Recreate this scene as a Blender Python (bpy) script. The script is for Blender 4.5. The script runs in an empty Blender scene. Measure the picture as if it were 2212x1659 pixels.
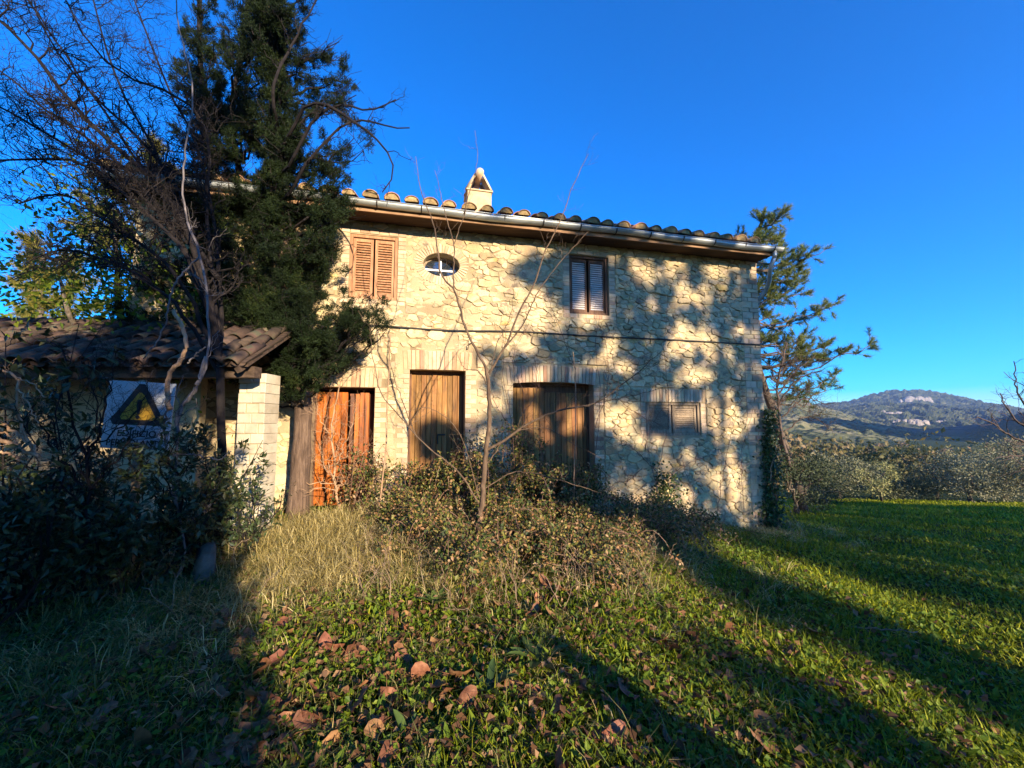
import bpy, math, random
import numpy as np
from mathutils import Vector, Matrix

rng = np.random.default_rng(7)
random.seed(7)
R = math.radians
scene = bpy.context.scene
COL = scene.collection

# ------------------------------------------------------------------ camera
F, CX, CY = 900.0, 1106.0, 829.5
EYE = np.array([0.0, 0.0, 1.6])
PITCH = math.atan(81 / 900.0)
cam_d = bpy.data.cameras.new('camera')
cam_d.sensor_fit = 'HORIZONTAL'
cam_d.sensor_width = 36.0
cam_d.lens = 36.0 * F / 2212.0
cam_d.clip_start = 0.05
cam_d.clip_end = 20000
cam = bpy.data.objects.new('camera', cam_d)
cam.location = EYE
cam.rotation_euler = (math.pi / 2 + PITCH, 0, 0)
COL.objects.link(cam)
scene.camera = cam

# ------------------------------------------------------------------ sky, sun, exposure
SUN_EL = R(15.0)
SAZ = np.array([0.559, -0.829])          # horizontal direction towards the sun
SUN = np.array([SAZ[0] * math.cos(SUN_EL), SAZ[1] * math.cos(SUN_EL), math.sin(SUN_EL)])
world = bpy.data.worlds.new('World')
scene.world = world
world.use_nodes = True
wn = world.node_tree.nodes
wl = world.node_tree.links
wn.clear()
sky = wn.new('ShaderNodeTexSky')
sky.sky_type = 'NISHITA'
sky.sun_disc = False
sky.sun_elevation = SUN_EL
sky.sun_rotation = math.atan2(SAZ[0], SAZ[1])
sky.altitude = 400
sky.air_density = 0.85
sky.dust_density = 0.0
sky.ozone_density = 5.0
hsv = wn.new('ShaderNodeHueSaturation')
hsv.inputs['Saturation'].default_value = 1.75
hsv.inputs['Hue'].default_value = 0.51
bg = wn.new('ShaderNodeBackground')
bg.inputs['Strength'].default_value = 0.15
wo = wn.new('ShaderNodeOutputWorld')
wl.new(sky.outputs[0], hsv.inputs['Color'])
wl.new(hsv.outputs[0], bg.inputs['Color'])
wl.new(bg.outputs[0], wo.inputs[0])

sun_d = bpy.data.lights.new('sun', 'SUN')
sun_d.energy = 5.0
sun_d.angle = R(0.5)
sun_d.color = (1.0, 0.82, 0.58)
sun = bpy.data.objects.new('sun', sun_d)
sun.rotation_euler = Vector(SUN).to_track_quat('Z', 'Y').to_euler()
sun.location = (20, -30, 30)
COL.objects.link(sun)

vs = scene.view_settings
vs.view_transform = 'Standard'
vs.look = 'None'
vs.exposure = 1.5
vs.gamma = 1.0
vs.use_curve_mapping = False
scene.cycles.max_bounces = 5
scene.cycles.diffuse_bounces = 3
scene.cycles.transparent_max_bounces = 8
scene.cycles.volume_bounces = 0

# ------------------------------------------------------------------ helpers: pixels of the photograph (2212 wide) to places
def ray(x, y):
    a, b = (x - CX) / F, -(y - CY) / F
    return np.array([a, math.cos(PITCH) - b * math.sin(PITCH), math.sin(PITCH) + b * math.cos(PITCH)])

def W(x, y, Y):
    d = ray(x, y)
    return EYE + d * (Y / d[1])

def sstep(a, b, x):
    t = np.clip((np.asarray(x, float) - a) / (b - a), 0, 1)
    return t * t * (3 - 2 * t)

def ground(x, y):
    x = np.asarray(x, float); y = np.asarray(y, float)
    g = -0.62 * (1 - np.exp(-np.maximum(x - 0.8, 0) / 4.0))
    g = g + 0.33 * np.exp(-((x + 0.9) / 2.9) ** 2 - ((y - 6.3) / 2.1) ** 2)
    g = g + 0.10 * sstep(-1.5, -4.0, x) * sstep(1, 5, y)
    s = 0.14 * np.logaddexp(0, (y - 8.5) / 1.5) * 1.5 * (0.25 + 0.75 * sstep(1, 6, x))
    g = g - np.minimum(s, 20.0 + 0 * s)
    g = g + 0.035 * np.sin(x * 1.7 + 0.6 * y) * np.sin(y * 1.3 + 1) + 0.02 * np.sin(3.1 * x - 1.9 * y)
    return g

def on_ground(x, y):
    d = ray(x, y)
    t = 0.5
    for _ in range(4000):
        p = EYE + d * t
        if p[2] <= ground(p[0], p[1]):
            break
        t *= 1.004
    return EYE + d * t

# house frame: origin at the right corner, x along the front to the right, y into the house
DV = np.array([0.973, 0.230]); DV = DV / np.linalg.norm(DV)
NV = np.array([-DV[1], DV[0]])
HO = np.array([5.16, 8.57, 0.0])
HYAW = math.atan2(DV[1], DV[0])

def to_house(p):
    q = np.asarray(p) - HO
    return np.array([q[0] * DV[0] + q[1] * DV[1], q[0] * NV[0] + q[1] * NV[1], q[2]])

def from_house(s, d, z):
    return np.array([HO[0] + s * DV[0] + d * NV[0], HO[1] + s * DV[1] + d * NV[1], z])

def fac(x, y, depth=0.0):
    """where the line of sight through a pixel meets the plane of the front (moved by depth into the house): (s, z)"""
    d = ray(x, y)
    o = EYE - HO
    den = d[0] * NV[0] + d[1] * NV[1]
    t = (depth - (o[0] * NV[0] + o[1] * NV[1])) / den
    p = to_house(EYE + d * t)
    return p[0], p[2]

# ------------------------------------------------------------------ helpers: objects
def link(o, parent=None):
    COL.objects.link(o)
    if parent is not None:
        o.parent = parent
    return o

def tag(o, label=None, cat=None, group=None, kind=None):
    if label: o['label'] = label
    if cat: o['category'] = cat
    if group: o['group'] = group
    if kind: o['kind'] = kind
    return o

def empty(name, loc=(0, 0, 0), rz=0.0, label=None, cat=None, group=None):
    o = bpy.data.objects.new(name, None)
    o.location = loc
    o.rotation_euler = (0, 0, rz)
    o.empty_display_size = 0.2
    COL.objects.link(o)
    return tag(o, label, cat, group)

class MB:
    """collects geometry for ONE mesh object"""
    def __init__(self):
        self.v, self.f, self.m, self.n = [], [], [], 0
    def add(self, V, Fc, mi=0):
        V = np.asarray(V, float).reshape(-1, 3)
        self.v.append(V)
        n = self.n
        if isinstance(Fc, np.ndarray):
            self.f.append(Fc + n)
            self.m.append(np.full(len(Fc), mi))
        else:
            by = {}
            for f in Fc:
                by.setdefault(len(f), []).append(f)
            for k, fs in by.items():
                self.f.append(np.array(fs, int) + n)
                self.m.append(np.full(len(fs), mi))
        self.n += len(V)
    def box(self, x0, y0, z0, x1, y1, z1, mi=0):
        V = [(x0, y0, z0), (x1, y0, z0), (x1, y1, z0), (x0, y1, z0), (x0, y0, z1), (x1, y0, z1), (x1, y1, z1), (x0, y1, z1)]
        self.add(V, [(0, 3, 2, 1), (4, 5, 6, 7), (0, 1, 5, 4), (1, 2, 6, 5), (2, 3, 7, 6), (3, 0, 4, 7)], mi)
    def cbox(self, x0, y0, z0, x1, y1, z1, c=0.006, mi=0):
        """box with a chamfered front (low y) face"""
        V = [(x0 + c, y0, z0 + c), (x1 - c, y0, z0 + c), (x1 - c, y0, z1 - c), (x0 + c, y0, z1 - c),
             (x0, y0 + c, z0), (x1, y0 + c, z0), (x1, y0 + c, z1), (x0, y0 + c, z1),
             (x0, y1, z0), (x1, y1, z0), (x1, y1, z1), (x0, y1, z1)]
        self.add(V, [(0, 1, 2, 3), (0, 4, 5, 1), (1, 5, 6, 2), (2, 6, 7, 3), (3, 7, 4, 0), (4, 8, 9, 5), (5, 9, 10, 6), (6, 10, 11, 7), (7, 11, 8, 4), (8, 11, 10, 9)], mi)
    def tube(self, P, rad, k=6, caps=True, mi=0):
        P = np.asarray(P, float); n = len(P)
        rad = np.full(n, rad, float) if np.isscalar(rad) else np.asarray(rad, float)
        T = np.gradient(P, axis=0)
        T /= np.linalg.norm(T, axis=1, keepdims=True) + 1e-9
        up = np.array([0.31, 0.17, 0.93]) if abs(T[0] @ np.array([0.31, 0.17, 0.93])) < 0.9 else np.array([1.0, 0.1, 0])
        A = np.cross(T, up); A /= np.linalg.norm(A, axis=1, keepdims=True) + 1e-9
        B = np.cross(T, A)
        a = np.arange(k) * 2 * math.pi / k
        V = P[:, None, :] + rad[:, None, None] * (np.cos(a)[None, :, None] * A[:, None, :] + np.sin(a)[None, :, None] * B[:, None, :])
        i = np.arange(n - 1)[:, None] * k; j = np.arange(k)[None, :]; j2 = (j + 1) % k
        Q = np.stack([i + j, i + j2, i + k + j2, i + k + j], -1).reshape(-1, 4)
        n0 = self.n
        self.add(V.reshape(-1, 3), Q, mi)
        if caps:
            self.f.append(np.array([list(range(k))[::-1]]) + n0); self.m.append(np.array([mi]))
            self.f.append(np.array([list(range(k))]) + n0 + (n - 1) * k); self.m.append(np.array([mi]))
    def data(self, name, mats, smooth=False):
        me = bpy.data.meshes.new(name)
        if not self.v:
            return me
        V = np.concatenate(self.v)
        loops = np.concatenate([f.ravel() for f in self.f])
        sizes = np.concatenate([np.full(len(f), f.shape[1]) for f in self.f])
        mi = np.concatenate(self.m)
        me.vertices.add(len(V)); me.vertices.foreach_set('co', V.astype(np.float32).ravel())
        me.loops.add(len(loops)); me.loops.foreach_set('vertex_index', loops.astype(np.int32))
        me.polygons.add(len(sizes))
        st = np.zeros(len(sizes), np.int32); st[1:] = np.cumsum(sizes)[:-1]
        me.polygons.foreach_set('loop_start', st)
        me.polygons.foreach_set('material_index', mi.astype(np.int32))
        me.polygons.foreach_set('use_smooth', np.full(len(sizes), smooth))
        for m in (mats if isinstance(mats, (list, tuple)) else [mats]):
            me.materials.append(m)
        me.update(calc_edges=True)
        me.validate()
        return me
    def build(self, name, mats, parent=None, smooth=False, loc=(0, 0, 0)):
        o = bpy.data.objects.new(name, self.data(name, mats, smooth))
        o.location = loc
        return link(o, parent)

def unit(v):
    v = np.asarray(v, float)
    return v / (np.linalg.norm(v, axis=-1, keepdims=True) + 1e-9)

def rdir(n):
    return unit(rng.normal(size=(n, 3)))

def leaf_cards(mb, P, D, N, L, Wd, mi=0, wide=0.45, fold=0.12):
    """pointed leaves: base, two sides, tip; P base points, D along the leaf, N its normal"""
    P = np.asarray(P); n = len(P)
    L = np.broadcast_to(np.asarray(L, float), (n,))[:, None]; Wd = np.broadcast_to(np.asarray(Wd, float), (n,))[:, None]
    S = unit(np.cross(D, N)); N2 = unit(np.cross(S, D))
    mid = P + D * L * wide + N2 * Wd * fold
    V = np.stack([P, mid + S * Wd / 2, P + D * L, mid - S * Wd / 2], 1).reshape(-1, 3)
    mb.add(V, np.arange(4 * n).reshape(n, 4), mi)

def blades(mb, P, D, L, Wd, bend=0.5, mi=0):
    """thin blades with one bend: base pair, middle pair, tip"""
    n = len(P)
    L = np.broadcast_to(np.asarray(L, float), (n,))[:, None]; Wd = np.broadcast_to(np.asarray(Wd, float), (n,))[:, None]
    B = np.broadcast_to(np.asarray(bend, float), (n,))[:, None]
    hor = D.copy(); hor[:, 2] = 0; hor = unit(hor)
    S = unit(np.stack([-hor[:, 1], hor[:, 0], 0 * hor[:, 0]], 1) + 0.5 * rng.normal(size=(n, 3)) * [1, 1, 0.2])
    m = P + D * L * 0.55
    D2 = unit(D * (1 - B) + (hor * 1.0 - np.array([0, 0, 0.35])) * B)
    t = m + D2 * L * 0.45
    V = np.stack([P - S * Wd / 2, P + S * Wd / 2, m + S * Wd * 0.38, m - S * Wd * 0.38, t], 1).reshape(-1, 3)
    i = np.arange(n)[:, None] * 5
    T = np.concatenate([i + [0, 1, 2], i + [0, 2, 3], i + [3, 2, 4]], 0)
    mb.add(V, T, mi)

def needles(mb, P, D, L, Wd, mi=0):
    n = len(P)
    L = np.broadcast_to(np.asarray(L, float), (n,))[:, None]; Wd = np.broadcast_to(np.asarray(Wd, float), (n,))[:, None]
    S = unit(np.cross(D, rng.normal(size=(n, 3))))
    V = np.stack([P - S * Wd / 2, P + S * Wd / 2, P + D * L], 1).reshape(-1, 3)
    mb.add(V, np.arange(3 * n).reshape(n, 3), mi)

def wig(p0, p1, n=8, amp=0.05, sag=0.0):
    """a crooked line from p0 to p1"""
    p0, p1 = np.asarray(p0, float), np.asarray(p1, float)
    t = np.linspace(0, 1, n)[:, None]
    L = np.linalg.norm(p1 - p0)
    w = np.cumsum(rng.normal(size=(n, 3)), 0) * amp * L / math.sqrt(n)
    w = w - w[:1] - t * (w[-1:] - w[:1])
    w2 = 0.3 * rng.normal(size=(n, 3)) * amp * L * np.sin(math.pi * t)
    P = p0 + t * (p1 - p0) + w + w2
    P[:, 2] -= (sag * np.sin(math.pi * t))[:, 0]
    return P

def spline(pts, n=24):
    """smooth line through points"""
    pts = np.asarray(pts, float)
    k = len(pts)
    if k == 2:
        return wig(pts[0], pts[1], n, 0.0)
    d = np.concatenate([[0], np.cumsum(np.linalg.norm(np.diff(pts, axis=0), axis=1))])
    m = np.gradient(pts, d, axis=0)
    u = np.linspace(0, d[-1], n)
    i = np.clip(np.searchsorted(d, u) - 1, 0, k - 2)
    h = (d[i + 1] - d[i])[:, None]; t = ((u - d[i]) / h[:, 0])[:, None]
    return ((2 * t**3 - 3 * t**2 + 1) * pts[i] + (t**3 - 2 * t**2 + t) * h * m[i] + (-2 * t**3 + 3 * t**2) * pts[i + 1] + (t**3 - t**2) * h * m[i + 1])

def twigs(mb, path, r0, length, n, levels, spread=0.8, k=3, t0=0.15, up=0.15, curl=0.15, tips=None, share=0.55, bias=None):
    """side twigs along a path, and twigs on those"""
    path = np.asarray(path); m = len(path)
    for _ in range(n):
        t = t0 + (1 - t0) * random.random()
        x = t * (m - 1); i = min(int(x), m - 2); fr = x - i
        p = path[i] * (1 - fr) + path[i + 1] * fr
        d = unit(path[i + 1] - path[i])
        e = unit(d * (1 - spread * 0.4) + unit(rng.normal(size=3)) * spread + np.array([0, 0, up]) + (0 if bias is None else bias))
        L = length * (0.5 + 0.8 * random.random()) * (1 - 0.35 * t)
        q = p + e * L + np.array([0, 0, up * L * 0.4])
        pp = wig(p, q, 6 if levels < 2 else 7, curl)
        rr = r0 * (1 - 0.45 * t)
        mb.tube(pp, np.linspace(rr, max(rr * 0.45, 0.0011), len(pp)), k, caps=False)
        if tips is not None:
            tips.append((pp, e))
        if levels > 0:
            twigs(mb, pp, rr * 0.62, length * share, max(2, int(n * 0.28)), levels - 1, spread, 3, 0.2, up, curl, tips, share, bias)

# ------------------------------------------------------------------ helpers: materials
def newmat(name):
    m = bpy.data.materials.new(name)
    m.use_nodes = True
    nt = m.node_tree
    nt.nodes.clear()
    return m, nt, nt.nodes, nt.links

def ramp(nd, cols, pos=None):
    r = nd.new('ShaderNodeValToRGB')
    e = r.color_ramp.elements
    n = len(cols)
    pos = pos or [i / max(1, n - 1) for i in range(n)]
    e[0].position, e[0].color = pos[0], (*cols[0], 1)
    e[1].position, e[1].color = pos[-1], (*cols[-1], 1)
    for i in range(1, n - 1):
        x = e.new(pos[i]); x.color = (*cols[i], 1)
    return r

def rand_value(nd, ln):
    oi = nd.new('ShaderNodeObjectInfo'); ge = nd.new('ShaderNodeNewGeometry')
    ad = nd.new('ShaderNodeMath'); ad.operation = 'ADD'
    ln.new(oi.outputs['Random'], ad.inputs[0]); ln.new(ge.outputs['Random Per Island'], ad.inputs[1])
    fr = nd.new('ShaderNodeMath'); fr.operation = 'FRACT'
    ln.new(ad.outputs[0], fr.inputs[0])
    return fr.outputs[0]

def MN(name, cols, scale=4.0, stretch=(1, 1, 1), rough=0.85, bump=0.3, bdist=0.01, rand=0.15, hue=0.0, metal=0.0, detail=8, pos=None, coord='Position', fine=None, spots=None, nrough=0.6):
    """noise-coloured surface; each loose piece and each object a little different; optional spots = (colour, scale, threshold)"""
    m, nt, nd, ln = newmat(name)
    if coord == 'Position':
        src = nd.new('ShaderNodeNewGeometry').outputs['Position']
    else:
        src = nd.new('ShaderNodeTexCoord').outputs['Object']
    mp = nd.new('ShaderNodeMapping'); mp.inputs['Scale'].default_value = stretch
    ln.new(src, mp.inputs[0])
    rv = rand_value(nd, ln)
    sc = nd.new('ShaderNodeVectorMath'); sc.operation = 'SCALE'
    cv = nd.new('ShaderNodeCombineXYZ'); ln.new(rv, cv.inputs[0]); ln.new(rv, cv.inputs[2])
    sc.inputs['Scale'].default_value = 7.0; ln.new(cv.outputs[0], sc.inputs[0])
    av = nd.new('ShaderNodeVectorMath'); av.operation = 'ADD'
    ln.new(mp.outputs[0], av.inputs[0]); ln.new(sc.outputs[0], av.inputs[1])
    nz = nd.new('ShaderNodeTexNoise'); nz.inputs['Scale'].default_value = scale; nz.inputs['Detail'].default_value = detail; nz.inputs['Roughness'].default_value = nrough
    ln.new(av.outputs[0], nz.inputs['Vector'])
    rp = ramp(nd, cols, pos or [0.3 + 0.4 * i / (len(cols) - 1) for i in range(len(cols))])
    ln.new(nz.outputs['Fac'], rp.inputs[0])
    col = rp.outputs[0]
    if spots:
        n2 = nd.new('ShaderNodeTexNoise'); n2.inputs['Scale'].default_value = spots[1]; n2.inputs['Detail'].default_value = 5; n2.inputs['Roughness'].default_value = 0.65
        ln.new(av.outputs[0], n2.inputs['Vector'])
        mr = nd.new('ShaderNodeMapRange'); mr.inputs[1].default_value = spots[2]; mr.inputs[2].default_value = spots[2] + 0.1
        ln.new(n2.outputs['Fac'], mr.inputs[0])
        mx = nd.new('ShaderNodeMix'); mx.data_type = 'RGBA'
        ln.new(mr.outputs[0], mx.inputs[0]); ln.new(col, mx.inputs[6]); mx.inputs[7].default_value = (*spots[0], 1)
        col = mx.outputs[2]
    hs = nd.new('ShaderNodeHueSaturation')
    mv = nd.new('ShaderNodeMapRange'); mv.inputs[3].default_value = 1 - rand; mv.inputs[4].default_value = 1 + rand
    ln.new(rv, mv.inputs[0]); ln.new(mv.outputs[0], hs.inputs['Value'])
    if hue:
        m5 = nd.new('ShaderNodeMath'); m5.operation = 'MULTIPLY'; m5.inputs[1].default_value = 7.31; ln.new(rv, m5.inputs[0])
        f5 = nd.new('ShaderNodeMath'); f5.operation = 'FRACT'; ln.new(m5.outputs[0], f5.inputs[0])
        mh = nd.new('ShaderNodeMapRange'); mh.inputs[3].default_value = 0.5 - hue; mh.inputs[4].default_value = 0.5 + hue
        ln.new(f5.outputs[0], mh.inputs[0]); ln.new(mh.outputs[0], hs.inputs['Hue'])
    ln.new(col, hs.inputs['Color'])
    b = nd.new('ShaderNodeBsdfPrincipled')
    ln.new(hs.outputs[0], b.inputs['Base Color'])
    b.inputs['Roughness'].default_value = rough; b.inputs['Metallic'].default_value = metal
    b.inputs['Specular IOR Level'].default_value = 0.25
    if bump:
        n3 = nd.new('ShaderNodeTexNoise'); n3.inputs['Scale'].default_value = (fine or scale * 4); n3.inputs['Detail'].default_value = 6; n3.inputs['Roughness'].default_value = 0.7
        ln.new(av.outputs[0], n3.inputs['Vector'])
        bp = nd.new('ShaderNodeBump'); bp.inputs['Strength'].default_value = bump; bp.inputs['Distance'].default_value = bdist
        ln.new(n3.outputs['Fac'], bp.inputs['Height']); ln.new(bp.outputs[0], b.inputs['Normal'])
    o = nd.new('ShaderNodeOutputMaterial'); ln.new(b.outputs[0], o.inputs[0])
    return m

def ML(name, cols, transl=0.3, rough=0.6, pos=None, clump=None, spec=0.2):
    """leaves, needles, grass: a colour of its own for each loose piece; clump = (scale, amount) lets neighbours share a tone"""
    m, nt, nd, ln = newmat(name)
    rv = rand_value(nd, ln)
    val = rv
    if clump:
        g = nd.new('ShaderNodeNewGeometry')
        nz = nd.new('ShaderNodeTexNoise'); nz.inputs['Scale'].default_value = clump[0]; nz.inputs['Detail'].default_value = 3
        ln.new(g.outputs['Position'], nz.inputs['Vector'])
        mr = nd.new('ShaderNodeMapRange'); mr.inputs[1].default_value = 0.3; mr.inputs[2].default_value = 0.7
        ln.new(nz.outputs['Fac'], mr.inputs[0])
        mx = nd.new('ShaderNodeMix'); mx.inputs[0].default_value = clump[1]
        ln.new(rv, mx.inputs[2]); ln.new(mr.outputs[0], mx.inputs[3])
        val = mx.outputs[0]
    rp = ramp(nd, cols, pos); ln.new(val, rp.inputs[0])
    b = nd.new('ShaderNodeBsdfPrincipled'); b.inputs['Roughness'].default_value = rough; b.inputs['Specular IOR Level'].default_value = spec
    ln.new(rp.outputs[0], b.inputs['Base Color'])
    o = nd.new('ShaderNodeOutputMaterial')
    if transl:
        t = nd.new('ShaderNodeBsdfTranslucent'); ln.new(rp.outputs[0], t.inputs['Color'])
        mx = nd.new('ShaderNodeMixShader'); mx.inputs[0].default_value = transl
        ln.new(b.outputs[0], mx.inputs[1]); ln.new(t.outputs[0], mx.inputs[2]); ln.new(mx.outputs[0], o.inputs[0])
    else:
        ln.new(b.outputs[0], o.inputs[0])
    return m

MAT = {}
MAT['mortar'] = MN('mortar', [(.19, .14, .08), (.31, .23, .13), (.43, .34, .20), (.47, .38, .23)], .55, rough=.95, bump=.6, bdist=.012, fine=40, rand=.05)
MAT['stone'] = MN('limestone', [(.35, .255, .130), (.45, .345, .190), (.51, .415, .250), (.49, .33, .12)], 1.6, rough=.92, bump=.9, bdist=.016, fine=16, rand=.25, hue=.013, spots=((.24, .19, .125), 5, .55))
MAT['brick'] = MN('pale_brick', [(.40, .28, .17), (.48, .365, .23), (.52, .42, .27)], 6, rough=.92, bump=.5, bdist=.006, fine=50, rand=.22, hue=.015)
MAT['redbrick'] = MN('red_brick', [(.34, .19, .11), (.42, .27, .16), (.47, .34, .21)], 4, rough=.92, bump=.5, bdist=.006, fine=50, rand=.25, hue=.015)
MAT['plaster'] = MN('whitewash', [(.32, .27, .19), (.46, .40, .29), (.54, .48, .36)], 3, rough=.9, bump=.4, bdist=.008, fine=20, rand=.08, spots=((.40, .36, .30), 5, .62))
MAT['wood'] = MN('weathered_wood', [(.11, .048, .016), (.24, .115, .035), (.34, .18, .065)], 3, stretch=(7, 7, .6), rough=.7, bump=.5, bdist=.005, fine=9, rand=.30, hue=.012, spots=((.10, .055, .028), 2.2, .56))
MAT['orange_wood'] = MN('varnished_orange_wood', [(.10, .026, .004), (.27, .070, .006), (.44, .130, .012)], 2.2, stretch=(5, 5, .8), rough=.5, bump=.35, bdist=.004, fine=8, rand=.28, spots=((.085, .026, .008), 1.3, .50))  # dark spots put the uneven bramble shade into the door colour
MAT['shutter'] = MN('reddish_shutter_wood', [(.24, .11, .05), (.36, .18, .09), (.46, .26, .14)], 4, stretch=(6, 6, 1), rough=.65, bump=.3, bdist=.003, fine=10, rand=.12)
MAT['old_beam'] = MN('dark_old_beam', [(.025, .017, .012), (.055, .036, .025), (.095, .065, .045)], 4, stretch=(2, 6, 6), rough=.85, bump=.4, bdist=.005, fine=10, rand=.2)  # very dark brown tone for the shed timbers
MAT['darkwood'] = MN('dark_stained_wood', [(.05, .022, .012), (.11, .05, .025), (.18, .09, .045)], 4, stretch=(10, 10, 1), rough=.65, bump=.3, bdist=.003, fine=10, rand=.2)
MAT['greywood'] = MN('grey_old_wood', [(.15, .11, .07), (.27, .20, .13), (.36, .28, .19)], 4, stretch=(8, 8, 1), rough=.8, bump=.4, bdist=.004, fine=10, rand=.2)
MAT['whitewood'] = MN('pale_shutter_wood', [(.50, .42, .36), (.62, .54, .48), (.70, .63, .57)], 4, stretch=(1, 6, 6), rough=.65, bump=.2, bdist=.003, fine=10, rand=.1)
MAT['zinc'] = MN('zinc', [(.28, .29, .27), (.40, .42, .40), (.50, .52, .50)], 5, stretch=(.6, 2, 2), rough=.45, bump=.1, bdist=.003, fine=10, rand=.03, metal=.55)
MAT['tile'] = MN('clay_tile', [(.20, .10, .06), (.34, .18, .10), (.42, .27, .17)], 6, rough=.9, bump=.5, bdist=.006, fine=30, rand=.3, hue=.015, spots=((.16, .14, .09), 8, .55))
MAT['old_tile'] = MN('old_mossy_tile', [(.035, .027, .022), (.085, .055, .042), (.17, .10, .065)], 6, rough=.95, bump=.6, bdist=.008, fine=30, rand=.4, hue=.02, spots=((.07, .07, .045), 6, .52))
MAT['moss'] = MN('lichen_mortar', [(.16, .12, .06), (.32, .22, .10), (.46, .33, .16)], 14, rough=.95, bump=.8, bdist=.015, fine=40, rand=.2)
MAT['dark_stone'] = MN('shade_grey_stone', [(.05, .05, .04), (.10, .10, .085), (.17, .165, .14)], 5, rough=.95, bump=.8, bdist=.015, fine=20, rand=.05)  # a pale stone's shade put into a darkened grey colour
MAT['iron'] = MN('dark_iron', [(.03, .028, .026), (.07, .05, .04)], 10, rough=.6, bump=.2, rand=.1, metal=.4)
MAT['cable'] = MN('black_cable', [(.02, .02, .02), (.045, .04, .035)], 10, rough=.6, bump=0, rand=.1)
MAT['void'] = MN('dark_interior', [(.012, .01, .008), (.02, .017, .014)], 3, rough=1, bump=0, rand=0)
MAT['fascia'] = MN('fascia_board', [(.20, .11, .06), (.30, .17, .09), (.36, .22, .12)], 3, stretch=(.4, 6, 6), rough=.8, bump=.3, bdist=.004, fine=8, rand=.1)  # eaves wood in its lit brown; the soffit copy carries the shade
MAT['soffit'] = MN('soffit_board', [(.025, .015, .010), (.050, .028, .017), (.08, .045, .026)], 3, stretch=(.4, 6, 6), rough=.8, bump=.3, bdist=.004, fine=8, rand=.1)  # same boards darkened, the under-eave shade put into the colour
MAT['white'] = MN('white_paint', [(.62, .62, .62), (.78, .78, .78)], 8, rough=.6, bump=.1, rand=.03)

def glass_mat():
    m, nt, nd, ln = newmat('window_glass')
    b = nd.new('ShaderNodeBsdfPrincipled')
    b.inputs['Base Color'].default_value = (.02, .025, .03, 1); b.inputs['Roughness'].default_value = .04
    b.inputs['Specular IOR Level'].default_value = 1.0
    b.inputs['Coat Weight'].default_value = 1.0; b.inputs['Coat Roughness'].default_value = .03; b.inputs['Coat IOR'].default_value = 1.9
    o = nd.new('ShaderNodeOutputMaterial'); ln.new(b.outputs[0], o.inputs[0])
    return m
MAT['glass'] = glass_mat()
# ================================================================== ground
def soil_mat():
    m, nt, nd, ln = newmat('turf_soil')
    g = nd.new('ShaderNodeNewGeometry')
    n1 = nd.new('ShaderNodeTexNoise'); n1.inputs['Scale'].default_value = 1.3; n1.inputs['Detail'].default_value = 8; n1.inputs['Roughness'].default_value = .7
    n2 = nd.new('ShaderNodeTexNoise'); n2.inputs['Scale'].default_value = 30; n2.inputs['Detail'].default_value = 6; n2.inputs['Roughness'].default_value = .75
    ln.new(g.outputs['Position'], n1.inputs['Vector']); ln.new(g.outputs['Position'], n2.inputs['Vector'])
    r1 = ramp(nd, [(.022, .040, .006), (.040, .060, .008), (.060, .055, .018)], [.35, .55, .72])
    r2 = ramp(nd, [(.35, .35, .35), (1, 1, 1), (1.3, 1.3, 1.2)], [.35, .55, .7])
    ln.new(n1.outputs['Fac'], r1.inputs[0]); ln.new(n2.outputs['Fac'], r2.inputs[0])
    mx = nd.new('ShaderNodeMix'); mx.data_type = 'RGBA'; mx.blend_type = 'MULTIPLY'; mx.inputs[0].default_value = 1
    ln.new(r1.outputs[0], mx.inputs[6]); ln.new(r2.outputs[0], mx.inputs[7])
    b = nd.new('ShaderNodeBsdfPrincipled'); b.inputs['Roughness'].default_value = .95; b.inputs['Specular IOR Level'].default_value = .1
    ln.new(mx.outputs[2], b.inputs['Base Color'])
    bp = nd.new('ShaderNodeBump'); bp.inputs['Strength'].default_value = .8; bp.inputs['Distance'].default_value = .04
    ln.new(n2.outputs['Fac'], bp.inputs['Height']); ln.new(bp.outputs[0], b.inputs['Normal'])
    o = nd.new('ShaderNodeOutputMaterial'); ln.new(b.outputs[0], o.inputs[0])
    return m
MAT['soil'] = soil_mat()

def make_ground():
    a = np.concatenate([np.linspace(-16, 24, 161)])
    ext = np.array([1.15 ** i for i in range(1, 40)])
    far = ext / ext[-1] * 3300
    xs = np.concatenate([(-16 - far)[::-1], a, 24 + far])
    ys = np.concatenate([(-20 - far)[::-1], np.linspace(-20, 34, 217), 34 + far])
    X, Y = np.meshgrid(xs, ys)
    Z = ground(X, Y)
    V = np.stack([X, Y, Z], -1).reshape(-1, 3)
    nx, ny = len(xs), len(ys)
    i = np.arange(ny - 1)[:, None] * nx; j = np.arange(nx - 1)[None, :]
    Q = np.stack([i + j, i + j + 1, i + nx + j + 1, i + nx + j], -1).reshape(-1, 4)
    mb = MB(); mb.add(V, Q)
    tag(mb.build('ground', MAT['soil'], None, True), kind='structure')
make_ground()

# ================================================================== house
OH = .42                                       # eaves overhang
HL = fac(214, 372, -OH)[0] + .25               # left end of the front
ZB = -1.0
ZT = 5.00                                     # top of the front wall under the eaves boards
DEPTH = 7.2
house = empty('stone_farmhouse', (HO[0], HO[1], 0), HYAW,
              'two storey rubble stone farmhouse with boarded doors and shuttered windows', 'house')

def rect(x0, y0, x1, y1, dx=0.0):
    """opening from its pixel box: (s0, s1, z0, z1)"""
    s0, _ = fac(x0, (y0 + y1) / 2); s1, _ = fac(x1, (y0 + y1) / 2)
    _, z1 = fac((x0 + x1) / 2, y0); _, z0 = fac((x0 + x1) / 2, y1)
    return [s0, s1, z0, z1]

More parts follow.
